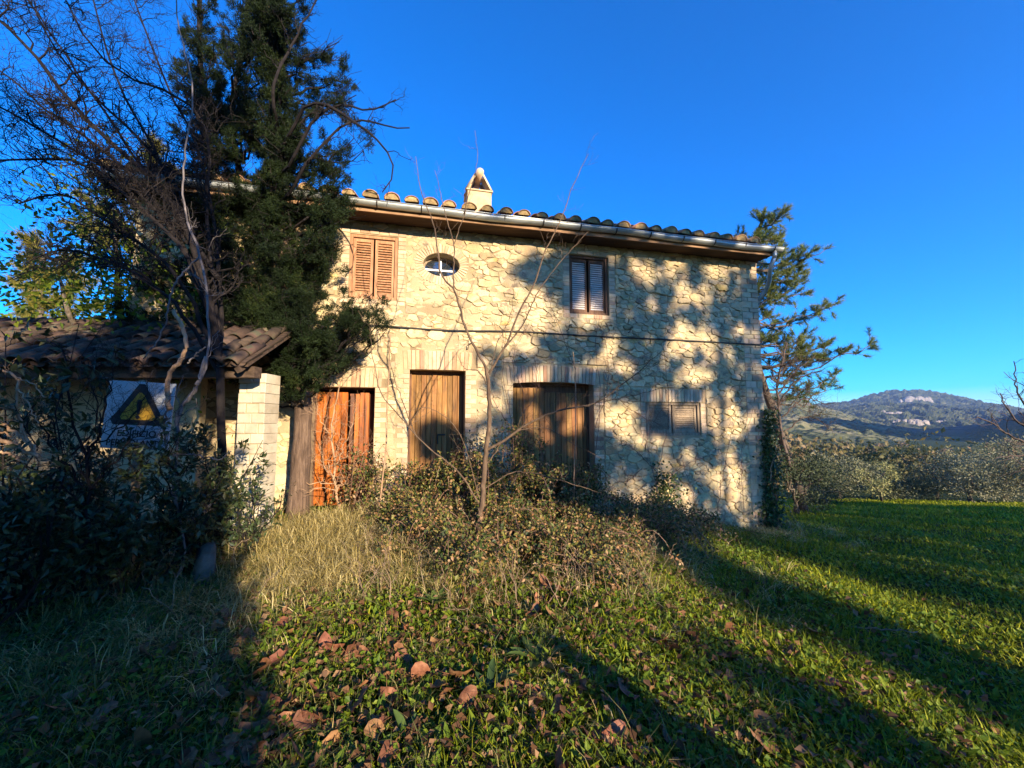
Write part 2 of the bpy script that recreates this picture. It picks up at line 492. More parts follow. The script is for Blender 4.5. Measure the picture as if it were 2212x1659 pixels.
OP = {
    'door1': rect(670, 836, 806, 1120),
    'door2': rect(882, 799, 1004, 1075),
    'door3': rect(1108, 826, 1284, 1085),
    'win1': rect(754, 508, 859, 646),
    'win2': rect(1230, 552, 1315, 679),
    'win3': rect(1395, 869, 1514, 941),
    'oval': rect(914, 547, 993, 597),
}
DEP = {'door1': .24, 'door2': .22, 'door3': .24, 'win1': .07, 'win2': .10, 'win3': .08, 'oval': .20}
OV = OP['oval']; OVC = ((OV[0] + OV[1]) / 2, (OV[2] + OV[3]) / 2); OVA = (OV[1] - OV[0]) / 2; OVB = (OV[3] - OV[2]) / 2

def ellipse(k, grow=0.0):
    a = np.arange(k) * 2 * math.pi / k
    return np.stack([OVC[0] + (OVA + grow) * np.cos(a), OVC[1] + (OVB + grow) * np.sin(a)], 1)

def make_walls():
    mb = MB()
    xs = sorted({HL, 0.0} | {v for o in OP.values() for v in o[:2]})
    zs = sorted({ZB, ZT} | {v for o in OP.values() for v in o[2:]})
    for a, b in zip(xs[:-1], xs[1:]):
        for c, d in zip(zs[:-1], zs[1:]):
            mx, mz = (a + b) / 2, (c + d) / 2
            if any(o[0] < mx < o[1] and o[2] < mz < o[3] for o in OP.values()):
                continue
            mb.add([(a, 0, c), (b, 0, c), (b, 0, d), (a, 0, d)], [(0, 1, 2, 3)])
    for k, o in OP.items():
        d = DEP[k]
        if k == 'oval':
            K = 48
            E = ellipse(K)
            ang = np.arange(K) * 2 * math.pi / K
            sc = 1 / np.maximum(np.abs(np.cos(ang)), np.abs(np.sin(ang)))
            Rr = np.stack([OVC[0] + OVA * np.cos(ang) * sc, OVC[1] + OVB * np.sin(ang) * sc], 1)
            V = [(p[0], 0, p[1]) for p in E] + [(p[0], 0, p[1]) for p in Rr] + [(p[0], d + .1, p[1]) for p in E]
            mb.add(V, [(i, K + i, K + (i + 1) % K, (i + 1) % K) for i in range(K)])
            mb.add(V, [(i, (i + 1) % K, 2 * K + (i + 1) % K, 2 * K + i) for i in range(K)])
        else:
            s0, s1, z0, z1 = o; e = d + .06
            mb.add([(s0, 0, z0), (s0, e, z0), (s0, e, z1), (s0, 0, z1)], [(0, 1, 2, 3)])
            mb.add([(s1, 0, z0), (s1, e, z0), (s1, e, z1), (s1, 0, z1)], [(3, 2, 1, 0)])
            mb.add([(s0, 0, z1), (s1, 0, z1), (s1, e, z1), (s0, e, z1)], [(0, 1, 2, 3)])
            mb.add([(s0, 0, z0), (s1, 0, z0), (s1, e, z0), (s0, e, z0)], [(3, 2, 1, 0)])
    # side walls with gables and the back wall
    g = ZT + 1.15
    for s, fl in ((0.0, 1), (HL, -1)):
        V = [(s, 0, ZB), (s, DEPTH, ZB), (s, DEPTH, ZT), (s, DEPTH / 2, g), (s, 0, ZT)]
        mb.add(V, [(0, 1, 2, 3, 4) if fl > 0 else (4, 3, 2, 1, 0)])
    mb.add([(0, DEPTH, ZB), (HL, DEPTH, ZB), (HL, DEPTH, ZT), (0, DEPTH, ZT)], [(0, 1, 2, 3)])
    mb.build('wall', MAT['mortar'], house)
    # near-black sheet behind the openings, the darkness of unlit rooms put into its colour
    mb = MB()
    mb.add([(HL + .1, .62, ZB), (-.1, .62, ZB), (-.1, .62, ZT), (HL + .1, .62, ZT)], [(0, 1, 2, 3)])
    mb.build('room_dark_sheet', MAT['void'], house)
make_walls()

# ---- rubble stones ---------------------------------------------------------------------
JAMB = {'door1': .20, 'door2': .20, 'door3': .20, 'win1': .14, 'win2': .14, 'win3': .12}
LINT = {'door1': .34, 'door2': .36, 'door3': .34, 'win1': .10, 'win2': .09, 'win3': .28}
SILL = {'door1': 0, 'door2': 0, 'door3': 0, 'win1': .09, 'win2': .09, 'win3': .05}
RES = []                                        # rectangles kept free for brickwork
for k in JAMB:
    o = OP[k]
    RES.append((o[0] - JAMB[k], o[1] + JAMB[k], o[2] - SILL[k] - (2 if k.startswith('door') else 0), o[3] + LINT[k]))
QW = .40
OVG = .17

def clip(poly, nx, nz, c):
    """keep the side nx*x + nz*z <= c"""
    out = []
    k = len(poly)
    for i in range(k):
        a, b = poly[i], poly[(i + 1) % k]
        da, db = nx * a[0] + nz * a[1] - c, nx * b[0] + nz * b[1] - c
        if da <= 0: out.append(a)
        if (da < 0 < db) or (db < 0 < da):
            t = da / (da - db)
            out.append((a[0] + t * (b[0] - a[0]), a[1] + t * (b[1] - a[1])))
    return out

def make_stones():
    SQ = 1.85
    def free(s, z):
        if any(r[0] < s < r[1] and r[2] < z < r[3] for r in RES): return False
        e = ((s - OVC[0]) / (OVA + OVG)) ** 2 + ((z - OVC[1]) / (OVB + OVG)) ** 2
        return e > 1.0
    P, Rd = [], []
    PA = np.zeros((0, 2)); RA = np.zeros(0)
    for r, tries, lim in ((.20, 1800, 30), (.14, 3500, 150), (.095, 7000, 420), (.060, 18000, 1100), (.040, 24000, 1300)):
        cnt = 0
        for _ in range(tries):
            s = HL + random.random() * (-QW - HL); z = -0.75 + random.random() * (ZT + .75)
            if not free(s, z): continue
            rr = r * (0.85 + 0.35 * random.random())
            if len(PA):
                d = np.hypot(PA[:, 0] - s, (PA[:, 1] - z) * SQ)
                if (d < (RA + rr) * .86).any(): continue
            PA = np.vstack([PA, [s, z]]); RA = np.append(RA, rr); cnt += 1
            if cnt >= lim: break
    n = len(PA)
    Q = PA * [1, SQ]
    stones = []
    for i in range(n):
        d2 = ((Q - Q[i]) ** 2).sum(1) - RA ** 2 * 1.0
        idx = np.argsort(d2); idx = idx[idx != i][:30]
        x, z = Q[i]; B = .46
        poly = [(x - B, z - B), (x + B, z - B), (x + B, z + B), (x - B, z + B)]
        for j in idx:
            nx, nz = Q[j] - Q[i]
            c = ((Q[j] ** 2).sum() - RA[j] ** 2 - (Q[i] ** 2).sum() + RA[i] ** 2) / 2
            poly = clip(poly, nx, nz, c)
            if len(poly) < 3: break
        if len(poly) < 3: continue
        poly = [(a, b / SQ) for a, b in poly]
        poly = clip(poly, 1, 0, -QW - .005); poly = clip(poly, -1, 0, -HL) if len(poly) > 2 else poly
        poly = clip(poly, 0, 1, ZT - .01) if len(poly) > 2 else poly
        s, zz = PA[i]
        for r in RES:
            if len(poly) < 3: break
            xs = [p[0] for p in poly]; zs = [p[1] for p in poly]
            if max(xs) <= r[0] or min(xs) >= r[1] or max(zs) <= r[2] or min(zs) >= r[3]: continue
            opts = [(r[0] - s, (1, 0, r[0])), (s - r[1], (-1, 0, -r[1])), (r[2] - zz, (0, 1, r[2])), (zz - r[3], (0, -1, -r[3]))]
            poly = clip(poly, *max(opts)[1])
        if len(poly) < 3: continue
        if abs(s - OVC[0]) < OVA + .8 and abs(zz - OVC[1]) < OVB + .8:
            a = math.atan2((zz - OVC[1]) / (OVB + OVG), (s - OVC[0]) / (OVA + OVG))
            ex, ez = OVC[0] + (OVA + OVG) * math.cos(a), OVC[1] + (OVB + OVG) * math.sin(a)
            nx, nz = math.cos(a) / (OVA + OVG), math.sin(a) / (OVB + OVG)
            poly = clip(poly, -nx, -nz, -(nx * ex + nz * ez))
        if len(poly) < 3: continue
        a = np.array(poly)
        ar = 0.5 * abs(np.dot(a[:, 0], np.roll(a[:, 1], -1)) - np.dot(a[:, 1], np.roll(a[:, 0], -1)))
        if ar < .0008: continue
        stones.append((ar, a))
    stones.sort(key=lambda t: -t[0])
    rest = MB()
    for rank, (ar, a) in enumerate(stones):
        c = a.mean(0)
        # drop very short edges, add a bent middle point on long ones
        pts = []
        k = len(a)
        for i in range(k):
            p, q = a[i], a[(i + 1) % k]
            L = np.hypot(*(q - p))
            if L < .012: continue
            pts.append(p)
            if L > .085: pts.append((p + q) / 2 + rng.normal(size=2) * min(.014, L * .09))
        if len(pts) < 3: continue
        a = np.array(pts); k = len(a)
        size = math.sqrt(ar)
        rel = a - c
        joint = .0025 + .008 * random.random() ** 2
        ln_ = np.hypot(rel[:, 0], rel[:, 1])[:, None]
        outer = rel * np.maximum(0.6, 1 - joint / ln_) + rng.normal(size=(k, 2)) * .0035
        inner = outer * (0.86 + .08 * random.random()) + rng.normal(size=(k, 2)) * .005
        h = (.012 + .040 * random.random()) * min(1, .5 + size * 2)
        tx, tz = rng.normal(size=2) * .07
        dep = lambda q: tx * q[:, 0] + tz * q[:, 1]
        V = np.concatenate([np.stack([outer[:, 0], np.full(k, .012), outer[:, 1]], 1),
                            np.stack([outer[:, 0], -h * .45 + dep(outer), outer[:, 1]], 1),
                            np.stack([inner[:, 0], -h + dep(inner) + rng.normal(size=k) * .003, inner[:, 1]], 1),
                            [[0, -h * 1.15, 0]]])
        fs = []
        for i in range(k):
            j = (i + 1) % k
            fs += [(i, j, k + j, k + i), (k + i, k + j, 2 * k + j, 2 * k + i), (2 * k + i, 2 * k + j, 3 * k)]
        if np.cross(a[1] - a[0], a[2] - a[1]) < 0:
            fs = [tuple(reversed(f)) for f in fs]
        V[:, 1] += .017 - .013 * float(sstep(-7.0, -3.2, c[0]))      # joints pointed nearly flush towards the left, open at the right
        V[:k, 1] = .030
        if rank < 300:
            mb = MB(); mb.add(V, fs)
            mb.build('stone', MAT['stone'], house, loc=(c[0], 0, c[1]))
        else:
            rest.add(V + np.array([c[0], 0, c[1]]), fs)
    tag(rest.build('small_stones', MAT['stone'], house), kind='stuff')
    return len(stones)
NST = make_stones()

# ---- bricks ----------------------------------------------------------------------------
_mb = MB(); _mb.cbox(-.5, -.5, -.5, .5, .5, .5, .06)
BR = {k: _mb.data('brick', MAT[k]) for k in ('brick', 'redbrick')}
brick_count = [0]
brickwork = {'brick': MB(), 'redbrick': MB()}
def brick(s, z, w, h, proud=.012, rot=0.0, kind='brick', part=True, name='brick'):
    w = max(w - .008, .01); h = max(h - .008, .01)
    d = .05; y = -proud + d / 2 + random.uniform(-.004, .004)
    if part and brick_count[0] < 298:
        o = bpy.data.objects.new(name, BR[kind])
        o.location = (s, y, z); o.scale = (w, d, h); o.rotation_euler = (random.uniform(-.02, .02), rot + random.uniform(-.012, .012), 0)
        link(o, house); brick_count[0] += 1
    else:
        ca, sa = math.cos(rot), math.sin(rot)
        m = MB(); m.cbox(-w / 2, -d / 2, -h / 2, w / 2, d / 2, h / 2, .005)
        V = m.v[0]
        V = np.stack([V[:, 0] * ca + V[:, 2] * sa + s, V[:, 1] + y, -V[:, 0] * sa + V[:, 2] * ca + z], 1)
        n0 = brickwork[kind].n
        brickwork[kind].v.append(V); brickwork[kind].n += len(V)
        for f in m.f: brickwork[kind].f.append(f + n0); brickwork[kind].m.append(np.zeros(len(f)))

def lintel(k, rise, fan, bw=.066):
    s0, s1, z0, z1 = OP[k]; h = LINT[k] - .02
    a, b = s0 - .10, s1 + .10
    n = int((b - a) / bw)
    for i in range(n):
        t = (i + .5) / n
        s = a + t * (b - a); u = 2 * t - 1
        hh = h - random.uniform(0, .02)
        brick(s + fan * u * hh / 2 * .5, z1 - rise * u * u + hh / 2 + .002, (b - a) / n, hh, .014, fan * u * .5, 'redbrick' if random.random() < .3 else 'brick')
lintel('door1', 0, .12); lintel('door2', .015, .14); lintel('door3', .05, .22); lintel('win3', .0, .10)
# bricks radiating round the oval window
ang = np.linspace(0, 2 * math.pi, 47)[:-1]
for a in ang:
    r = OVG - random.uniform(0, .03)
    nx, nz = math.cos(a) / OVA, math.sin(a) / OVB
    L = math.hypot(nx, nz); nx, nz = nx / L, nz / L
    ex, ez = OVC[0] + OVA * math.cos(a), OVC[1] + OVB * math.sin(a)
    per = math.hypot(OVA * math.sin(a), OVB * math.cos(a)) * 2 * math.pi / 46 * 1.12
    brick(ex + nx * r / 2, ez + nz * r / 2, per, r, .012, math.atan2(nx, nz), 'brick')
# jambs
for k, course in (('door1', .082), ('door2', .082), ('door3', .082)):
    s0, s1, z0, z1 = OP[k]
    n = int((z1 - max(z0, 0.1)) / course)
    for i in range(n):
        z = z1 - (i + .5) * course
        for side in (0, 1):
            w = (.10, .19)[(i + side) % 2]
            s = s0 - w / 2 if side == 0 else s1 + w / 2
            brick(s, z, w, course, .011, 0, 'redbrick' if random.random() < .08 else 'brick')
# quoins of the right corner
z = -.7; i = 0
while z < ZT - .1:
    c = random.choice((.075, .085, .11, .14))
    w = (.26, .15)[i % 2] * random.uniform(.85, 1.1)
    brick(-w / 2 + .012, z + c / 2, w, c, .016, 0, 'redbrick' if random.random() < .16 else 'brick')
    brick(-w - (QW - w) / 2, z + c / 2, QW - w, c, .010, 0, 'brick', part=False)
    z += c; i += 1
for k, course in (('win1', .075), ('win2', .075), ('win3', .075)):
    s0, s1, z0, z1 = OP[k]
    z = z0 - SILL[k]
    while z < z1 + (LINT[k] if k != 'win3' else 0) - .02:
        for side in (0, 1):
            w = JAMB[k] * random.uniform(.85, 1)
            brick(s0 - w / 2 if side == 0 else s1 + w / 2, z + course / 2, w, course, .008, 0, 'brick', part=False)
        z += course
    for zc in ([z0 - SILL[k] / 2] if k != 'win3' else []) + ([z1 + LINT[k] / 2] if k != 'win3' else []):
        n = 5
        for i in range(n):
            brick(s0 + (i + .5) * (s1 - s0) / n, zc, (s1 - s0) / n, .08, .012, 0, 'redbrick' if random.random() < .3 else 'brick', part=False)
for k in brickwork:
    tag(brickwork[k].build('brickwork', MAT[k], house), kind='stuff')

# ---- doors -----------------------------------------------------------------------------
def plank_door(k, mat, pw, label=None, leafs=1, top=None):
    s0, s1, z0, z1 = OP[k]; y = DEP[k]
    door = MB()
    door.box(s0 + .004, y + .028, z0, s1 - .004, y + .05, z1 - .004)      # ledged back
    d = door.build('door', MAT['darkwood'], house)
    if label: d['label'] = label
    n = max(3, int((s1 - s0 - .04) / pw))
    w = (s1 - s0 - .04) / n
    for i in range(n):
        a = s0 + .02 + i * w
        t = top(i / n) if top else 0.0
        m = MB(); m.cbox(-w / 2 + .003, -.013, z0, w / 2 - .003, .012, z1 - .07 - t + random.uniform(-.004, .004), .005)
        o = m.build('plank', MAT[mat], d, loc=(a + w / 2, y + .013 + random.uniform(-.004, .004), 0))
    return d
d2 = plank_door('door2', 'wood', .085)
m = MB(); zz = fac(925, 940)[1]
s2 = fac(952, 950)[0]
m.box(s2 - .05, DEP['door2'] - .02, zz - .012, s2 + .09, DEP['door2'] - .003, zz + .012); m.box(s2 - .05, DEP['door2'] - .02, zz - .16, s2 - .032, DEP['door2'] - .003, zz - .012)
m.build('latch', MAT['iron'], d2)
d3 = plank_door('door3', 'wood', .10, top=lambda t: .02 if t < .42 else .10)
# frames in the reveals
def frame(k, w=.05, mat='darkwood', y0=-.05, y1=.03, parent=None, sill=False):
    s0, s1, z0, z1 = OP[k]; y = DEP[k]; e = .003
    m = MB()
    m.box(s0 + e, y + y0, z0, s0 + w, y + y1, z1 - e); m.box(s1 - w, y + y0, z0, s1 - e, y + y1, z1 - e)
    m.box(s0 + w + e, y + y0, z1 - w, s1 - w - e, y + y1, z1 - e)
    if sill: m.box(s0 + w + e, y + y0, z0 + e, s1 - w - e, y + y1, z0 + w)
    return m.build('frame', MAT[mat], parent or house)
frame('door2', .035, y0=-.02, y1=.026, parent=d2); frame('door3', .045, y0=-.02, y1=.026, parent=d3)
# two orange leaves, the left one standing ajar
s0, s1, z0, z1 = OP['door1']
mid = s0 + (s1 - s0) * .53
for (a, b, ang_, lab) in ((s0 + .02, mid, 0.0, 'left door leaf with a gap beside it'), (mid + .035, s1 - .03, R(7), 'right door leaf hanging askew')):
    leaf = bpy.data.objects.new('door_leaf', None)
    m = MB(); w0 = b - a
    m.box(-.002, .018, z0, w0, .034, z1 - .09)
    leaf = m.build('door_leaf', MAT['orange_wood'], house, loc=(a, DEP['door1'] - .01, 0))
    leaf.rotation_euler = (0, 0, ang_)
    leaf['label'] = lab
    n = 5; w = w0 / n
    for i in range(n):
        tp = z1 - .07
        if ang_ and i in (0, 1): tp -= .06 - .03 * i
        if ang_ and i == 4: tp -= .02
        mm = MB(); mm.cbox(-w / 2 + .002, -.014, z0, w / 2 - .002, .014, tp, .004)
        mm.build('plank', MAT['orange_wood'], leaf, loc=((i + .5) * w, random.uniform(-.002, .002), 0))
frame('door1', .03, 'darkwood', -.03, .03)

# ---- shuttered windows -------------------------------------------------------------------
def shutters(k, fmat, smat, stile, pitch, gap, label=None, frame_w=.05, rail=.06):
    s0, s1, z0, z1 = OP[k]; y = DEP[k]
    fr = frame(k, frame_w, fmat, -.055, .05, sill=True); fr.name = 'window'
    if label: fr['label'] = label
    a, b = s0 + frame_w + .004, s1 - frame_w - .004
    mid = (a + b) / 2
    for (p, q) in ((a, mid - gap / 2), (mid + gap / 2, b)):
        m = MB(); zb, zt = z0 + frame_w + .004, z1 - frame_w - .004
        m.box(p, y - .02, zb, p + stile, y + .02, zt); m.box(q - stile, y - .02, zb, q, y + .02, zt)
        m.box(p + stile, y - .018, zb, q - stile, y + .018, zb + rail); m.box(p + stile, y - .018, zt - rail, q - stile, y + .018, zt)
        leaf = m.build('shutter', MAT[fmat], fr)
        n = int((zt - zb - 2 * rail) / pitch)
        for i in range(n):
            zc = zb + rail + (i + .5) * (zt - zb - 2 * rail) / n
            sl = slat_mesh(q - p - 2 * stile, pitch * 1.18, smat)
            o = bpy.data.objects.new('slat', sl); o.location = ((p + q) / 2, y, zc); o.rotation_euler = (random.uniform(-.05, .05), random.uniform(-.006, .006), 0)
            o.parent = leaf; COL.objects.link(o)
    return fr
_slats = {}
def slat_mesh(w, h, mat):
    key = (round(w, 3), round(h, 3), mat)
    if key not in _slats:
        m = MB(); t = .005; dd = .020
        V = []
        for x in (-w / 2, w / 2):
            V += [(x, -dd, -h / 2), (x, -dd, -h / 2 + t), (x, dd, h / 2), (x, dd, h / 2 - t)]
        m.add(V, [(0, 4, 5, 1), (1, 5, 6, 2), (2, 6, 7, 3), (3, 7, 4, 0), (0, 1, 2, 3), (7, 6, 5, 4)])
        _slats[key] = m.data('slat', MAT[mat])
    return _slats[key]
shutters('win1', 'shutter', 'shutter', .045, .043, .03, 'sunlit reddish brown shuttered window')
shutters('win2', 'darkwood', 'whitewood', .035, .040, .045, 'shuttered window with dark frame and pale slats')
shutters('win3', 'greywood', 'greywood', .05, .038, .03, 'small low shuttered window with grey slats')
# oval window
K = 48; E = ellipse(K, .004); I = ellipse(K, -.035)
m = MB(); y = DEP['oval']
m.add([(p[0], y, p[1]) for p in E] + [(p[0], y, p[1]) for p in I] + [(p[0], y + .06, p[1]) for p in I], [(i, (i + 1) % K, K + (i + 1) % K, K + i) for i in range(K)] + [(K + i, K + (i + 1) % K, 2 * K + (i + 1) % K, 2 * K + i) for i in range(K)])
ow = m.build('oval_window', MAT['greywood'], house)
m = MB()
bz = OVC[1] - .03; hw = OVA * .98
m.box(OVC[0] - hw, y + .004, bz - .016, OVC[0] + hw, y + .034, bz + .016)
m.build('glazing_bar', MAT['white'], ow)
m = MB(); m.box(OVC[0] - .013, y + .007, OVC[1] - OVB * .97, OVC[0] + .013, y + .031, bz - .016); m.box(OVC[0] - .013, y + .007, bz + .016, OVC[0] + .013, y + .031, OVC[1] + OVB * .97)
m.build('glazing_bar', MAT['white'], ow)
for q in range(4):
    aa = np.linspace(q * math.pi / 2, (q + 1) * math.pi / 2, 13)
    P = [(OVC[0], y + .02, OVC[1])] + [(OVC[0] + OVA * math.cos(a), y + .02, OVC[1] + OVB * math.sin(a)) for a in aa]
    m = MB(); m.add(P, [(0, i + 1, i) for i in range(1, 13)])
    o = m.build('pane', MAT['glass'], ow)

# ---- roof --------------------------------------------------------------------------------
RS0, RS1 = HL - .25, .03
PIT = 1.15 / (DEPTH / 2)
def roof_z(y): return ZT + .24 + PIT * (y if y < DEPTH / 2 else DEPTH - y)
m = MB()
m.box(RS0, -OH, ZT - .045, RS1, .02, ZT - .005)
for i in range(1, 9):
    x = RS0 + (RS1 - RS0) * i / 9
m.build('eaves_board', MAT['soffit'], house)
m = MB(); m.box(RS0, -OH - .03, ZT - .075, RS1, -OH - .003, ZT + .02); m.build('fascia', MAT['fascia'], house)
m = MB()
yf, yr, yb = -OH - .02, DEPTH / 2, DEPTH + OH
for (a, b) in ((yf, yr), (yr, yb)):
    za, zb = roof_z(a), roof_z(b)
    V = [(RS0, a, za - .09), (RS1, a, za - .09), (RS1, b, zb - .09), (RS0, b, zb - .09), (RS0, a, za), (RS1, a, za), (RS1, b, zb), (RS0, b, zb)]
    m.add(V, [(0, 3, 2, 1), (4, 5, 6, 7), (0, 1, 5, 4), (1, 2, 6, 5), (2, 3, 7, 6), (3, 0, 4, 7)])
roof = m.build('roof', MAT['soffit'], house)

def barrel(L, r0, r1, th=.014, k=9, fill=True):
    """half-round cover tile lying along +y, low end at y=0"""
    m = MB(); a = np.linspace(0, math.pi, k)
    rings = []
    for (yy, r) in ((0, r0), (0, r0 - th), (L, r1), (L, r1 - th)):
        rings.append(np.stack([r * np.cos(a), np.full(k, yy), r * np.sin(a) * .82], 1))
    V = np.concatenate(rings)
    f = []
    for i in range(k - 1):
        f += [(i, 2 * k + i, 2 * k + i + 1, i + 1), (k + i, k + i + 1, 3 * k + i + 1, 3 * k + i), (i, i + 1, k + i + 1, k + i), (2 * k + i, 3 * k + i, 3 * k + i + 1, 2 * k + i + 1)]
    f += [(0, k, 3 * k, 2 * k), (k - 1, 3 * k - 1, 4 * k - 1, 2 * k - 1)]
    m.add(V, f, 0)
    if fill:
        c = np.stack([(r0 - th) * np.cos(a), np.full(k, .02) + rng.normal(size=k) * .006, (r0 - th) * np.sin(a) * .82], 1)
        m.add(np.concatenate([c, [[0, -.008, .03]]]), [(i, i + 1, k) for i in range(k - 1)] + [(k - 1, 0, k)], 1)
    return m
tiles_end = [barrel(.42, .125, .10).data('tile', [MAT['tile'], MAT['moss']], True) for _ in range(4)]
tile_plain = barrel(.42, .125, .10, fill=False).data('tile', [MAT['tile']], True)
tile_pan = MB()
a = np.linspace(0, math.pi, 7)
tile_pan.add(np.concatenate([np.stack([.11 * np.cos(a), np.zeros(7), -.07 * np.sin(a)], 1), np.stack([.13 * np.cos(a), np.full(7, .42), -.08 * np.sin(a)], 1)]), [(i, i + 1, 8 + i, 7 + i) for i in range(6)])
SP = .318
ncol = int((RS1 - RS0 - .1) / SP)
slope = math.atan(PIT)
rest = MB()
def put_mesh(mb_, src, M4, mi=0):
    for V, Fc in zip(src.v, src.f):
        pass
tp_src = barrel(.42, .125, .10, fill=False, k=6)
def add_copy(dst, src, M4):
    V = np.concatenate(src.v); V = V @ M4[:3, :3].T + M4[:3, 3]
    n0 = dst.n
    dst.v.append(V); dst.n += len(V)
    for f, mm in zip(src.f, src.m): dst.f.append(f + n0); dst.m.append(mm)
def rx(a): c, s = math.cos(a), math.sin(a); return np.array([[1, 0, 0], [0, c, -s], [0, s, c]])
def m4(rot, loc):
    M = np.eye(4); M[:3, :3] = rot; M[:3, 3] = loc; return M
row_len = .33
for side in (0, 1):
    nrow = int((DEPTH / 2 + OH) / math.cos(slope) / row_len) + 1
    for c in range(ncol):
        s = RS0 + .12 + c * SP + random.uniform(-.02, .02)
        for r in range(nrow):
            dist = r * row_len - (.05 if r == 0 else 0)
            yy = -OH + dist * math.cos(slope)
            zz = roof_z(yy) + .075 + (.012 if r else 0)
            if side == 0 and r < 2:
                o = bpy.data.objects.new('tile', tiles_end[random.randrange(4)] if r == 0 else tile_plain)
                o.location = (s, yy, zz); o.rotation_euler = (slope + random.uniform(-.05, .05), random.uniform(-.06, .06), random.uniform(-.06, .06))
                k = random.uniform(.88, 1.08); o.scale = (k, 1, k * random.uniform(.9, 1.1))
                link(o, house)
            elif side == 0:
                add_copy(rest, tp_src, m4(rx(slope), (s, yy, zz)))
            else:
                M_ = m4(rx(slope), (s, yy, zz)); M_[:3, :3] = np.diag([1, -1, 1]) @ M_[:3, :3]; M_[1, 3] = DEPTH - yy
                if r % 2 == 0: add_copy(rest, tp_src, M_)
tag(rest.build('roof_tiles', MAT['tile'], house, True), kind='stuff')
# pans along the eaves and ridge tiles
pm = MB()
for c in range(ncol):
    s = RS0 + .12 + (c + .5) * SP
    add_copy(pm, tile_pan, m4(rx(slope), (s, -OH - .03, roof_z(-OH) + .045)))
pm.build('pan_tiles', MAT['tile'], house, True)['kind'] = 'stuff'
for c in range(int((RS1 - RS0) / .4)):
    pass
rg = MB()
rg.tube([(RS0, yr, roof_z(yr) + .02), (RS1, yr, roof_z(yr) + .02)], .13, 10)
rg.build('ridge', MAT['tile'], house, True)

# ---- gutter ------------------------------------------------------------------------------
GZ = ZT + .055; GY = -OH - .085; GR = .075
m = MB(); K = 9; a = np.linspace(math.pi * .98, 2.02 * math.pi, K)
n = 30
S = np.linspace(RS0 - .05, RS1 + .12, n)
V = []
for s in S:
    dz = .014 * math.sin(s * 1.3) + .007 * math.sin(s * 3.7 + 1)
    for r in (GR, GR - .006):
        V += [(s, GY + r * math.cos(t), GZ + dz + r * math.sin(t)) for t in a]
f = []
for i in range(n - 1):
    for j in range(K - 1):
        p = i * 2 * K + j; q = p + 2 * K
        f += [(p, p + 1, q + 1, q), (p + K, q + K, q + K + 1, p + K + 1)]
    p = i * 2 * K; q = p + 2 * K
    f += [(p, q, q + K, p + K), (p + K - 1, p + 2 * K - 1, q + 2 * K - 1, q + K - 1)]
m.add(V, f)
for s in (S[0], S[-1]):
    m.add([(s, GY + GR * math.cos(t), GZ + GR * math.sin(t)) for t in a], [tuple(range(K))])
m.tube([(S[0], GY - GR, GZ + .004), (S[-1], GY - GR, GZ + .004)], .009, 6)
gut = m.build('gutter', MAT['zinc'], house, True)
for i in range(17):
    s = RS0 + .3 + i * (RS1 - RS0 - .4) / 16
    m = MB(); aa = np.linspace(math.pi, 2 * math.pi, 9)
    m.tube([(s, GY + (GR + .006) * math.cos(t), GZ + .003 + (GR + .006) * math.sin(t)) for t in aa] + [(s, GY + GR + .02, GZ + .05)], .010, 5)
    m.build('gutter_bracket', MAT['iron'], gut)
m = MB()
m.tube([(RS1 - .05, GY, GZ - GR + .01), (RS1 - .05, GY + .01, GZ - .20)], .042, 10)
m.tube(spline([(RS1 - .05, GY + .01, GZ - .18), (RS1 - .08, GY + .05, GZ - .30), (.10, -.12, GZ - .74), (.05, -.02, GZ - .86), (.05, .06, GZ - 1.0)], 14), .040, 10)
m.build('downpipe', MAT['zinc'], house, True)

# ---- chimney -----------------------------------------------------------------------------
def ray_house(x, y, depth): return fac(x, y, depth)
CD = .75
c0, cz1 = fac(1008, 412, CD); c1, _ = fac(1064, 412, CD)
cx = (c0 + c1) / 2; cw = (c1 - c0) * .92
_, ctop = fac(1036, 410, CD)
_, capx = fac(1038, 384, CD + cw / 2)
ch = MB()
ch.box(cx - cw / 2, CD, ZT + .05, cx + cw / 2, CD + cw, ctop - .03)
ch.box(cx - cw / 2 - .025, CD - .025, ctop - .03, cx + cw / 2 + .025, CD + cw + .025, ctop)
chim = ch.build('chimney', MAT['brick'], house)
hh = capx - ctop
for sd in (-1, 1):
    for j in range(2):
        m = MB()
        r = .085
        y0 = CD + (j + .5) * cw / 2
        P = np.array([(cx + sd * (cw / 2 - .02), y0, ctop + .03), (cx + sd * .05, y0, ctop + hh * .86)])
        aa = np.linspace(0, math.pi, 7)
        d_ = unit(P[1] - P[0]); nn = np.array([sd * abs(d_[2]), 0, abs(d_[0])]); vv = np.array([0, 1, 0])
        V = []
        for p in P:
            for rr in (r, r - .016):
                V += [p + vv * rr * 1.25 * math.cos(t) + nn * rr * math.sin(t) * .8 for t in aa]
        f = []
        for i in range(6):
            f += [(i, i + 1, 14 + i + 1, 14 + i), (7 + i, 21 + i, 21 + i + 1, 7 + i + 1), (i, 7 + i, 7 + i + 1, i + 1), (14 + i, 14 + i + 1, 21 + i + 1, 21 + i)]
        m.add(V, f)
        m.build('chimney_tile', MAT['brick'], chim, True)
m = MB(); m.tube([(cx, CD - .06, ctop + hh * .88), (cx, CD + cw + .06, ctop + hh * .88)], .075, 10)
m.build('chimney_cap', MAT['brick'], chim, True)
m = MB(); m.box(cx - cw / 2 + .03, CD + cw * .45, ctop + .002, cx + cw / 2 - .03, CD + cw * .55, ctop + hh * .35)
m.build('flue_brick', MAT['redbrick'], chim)

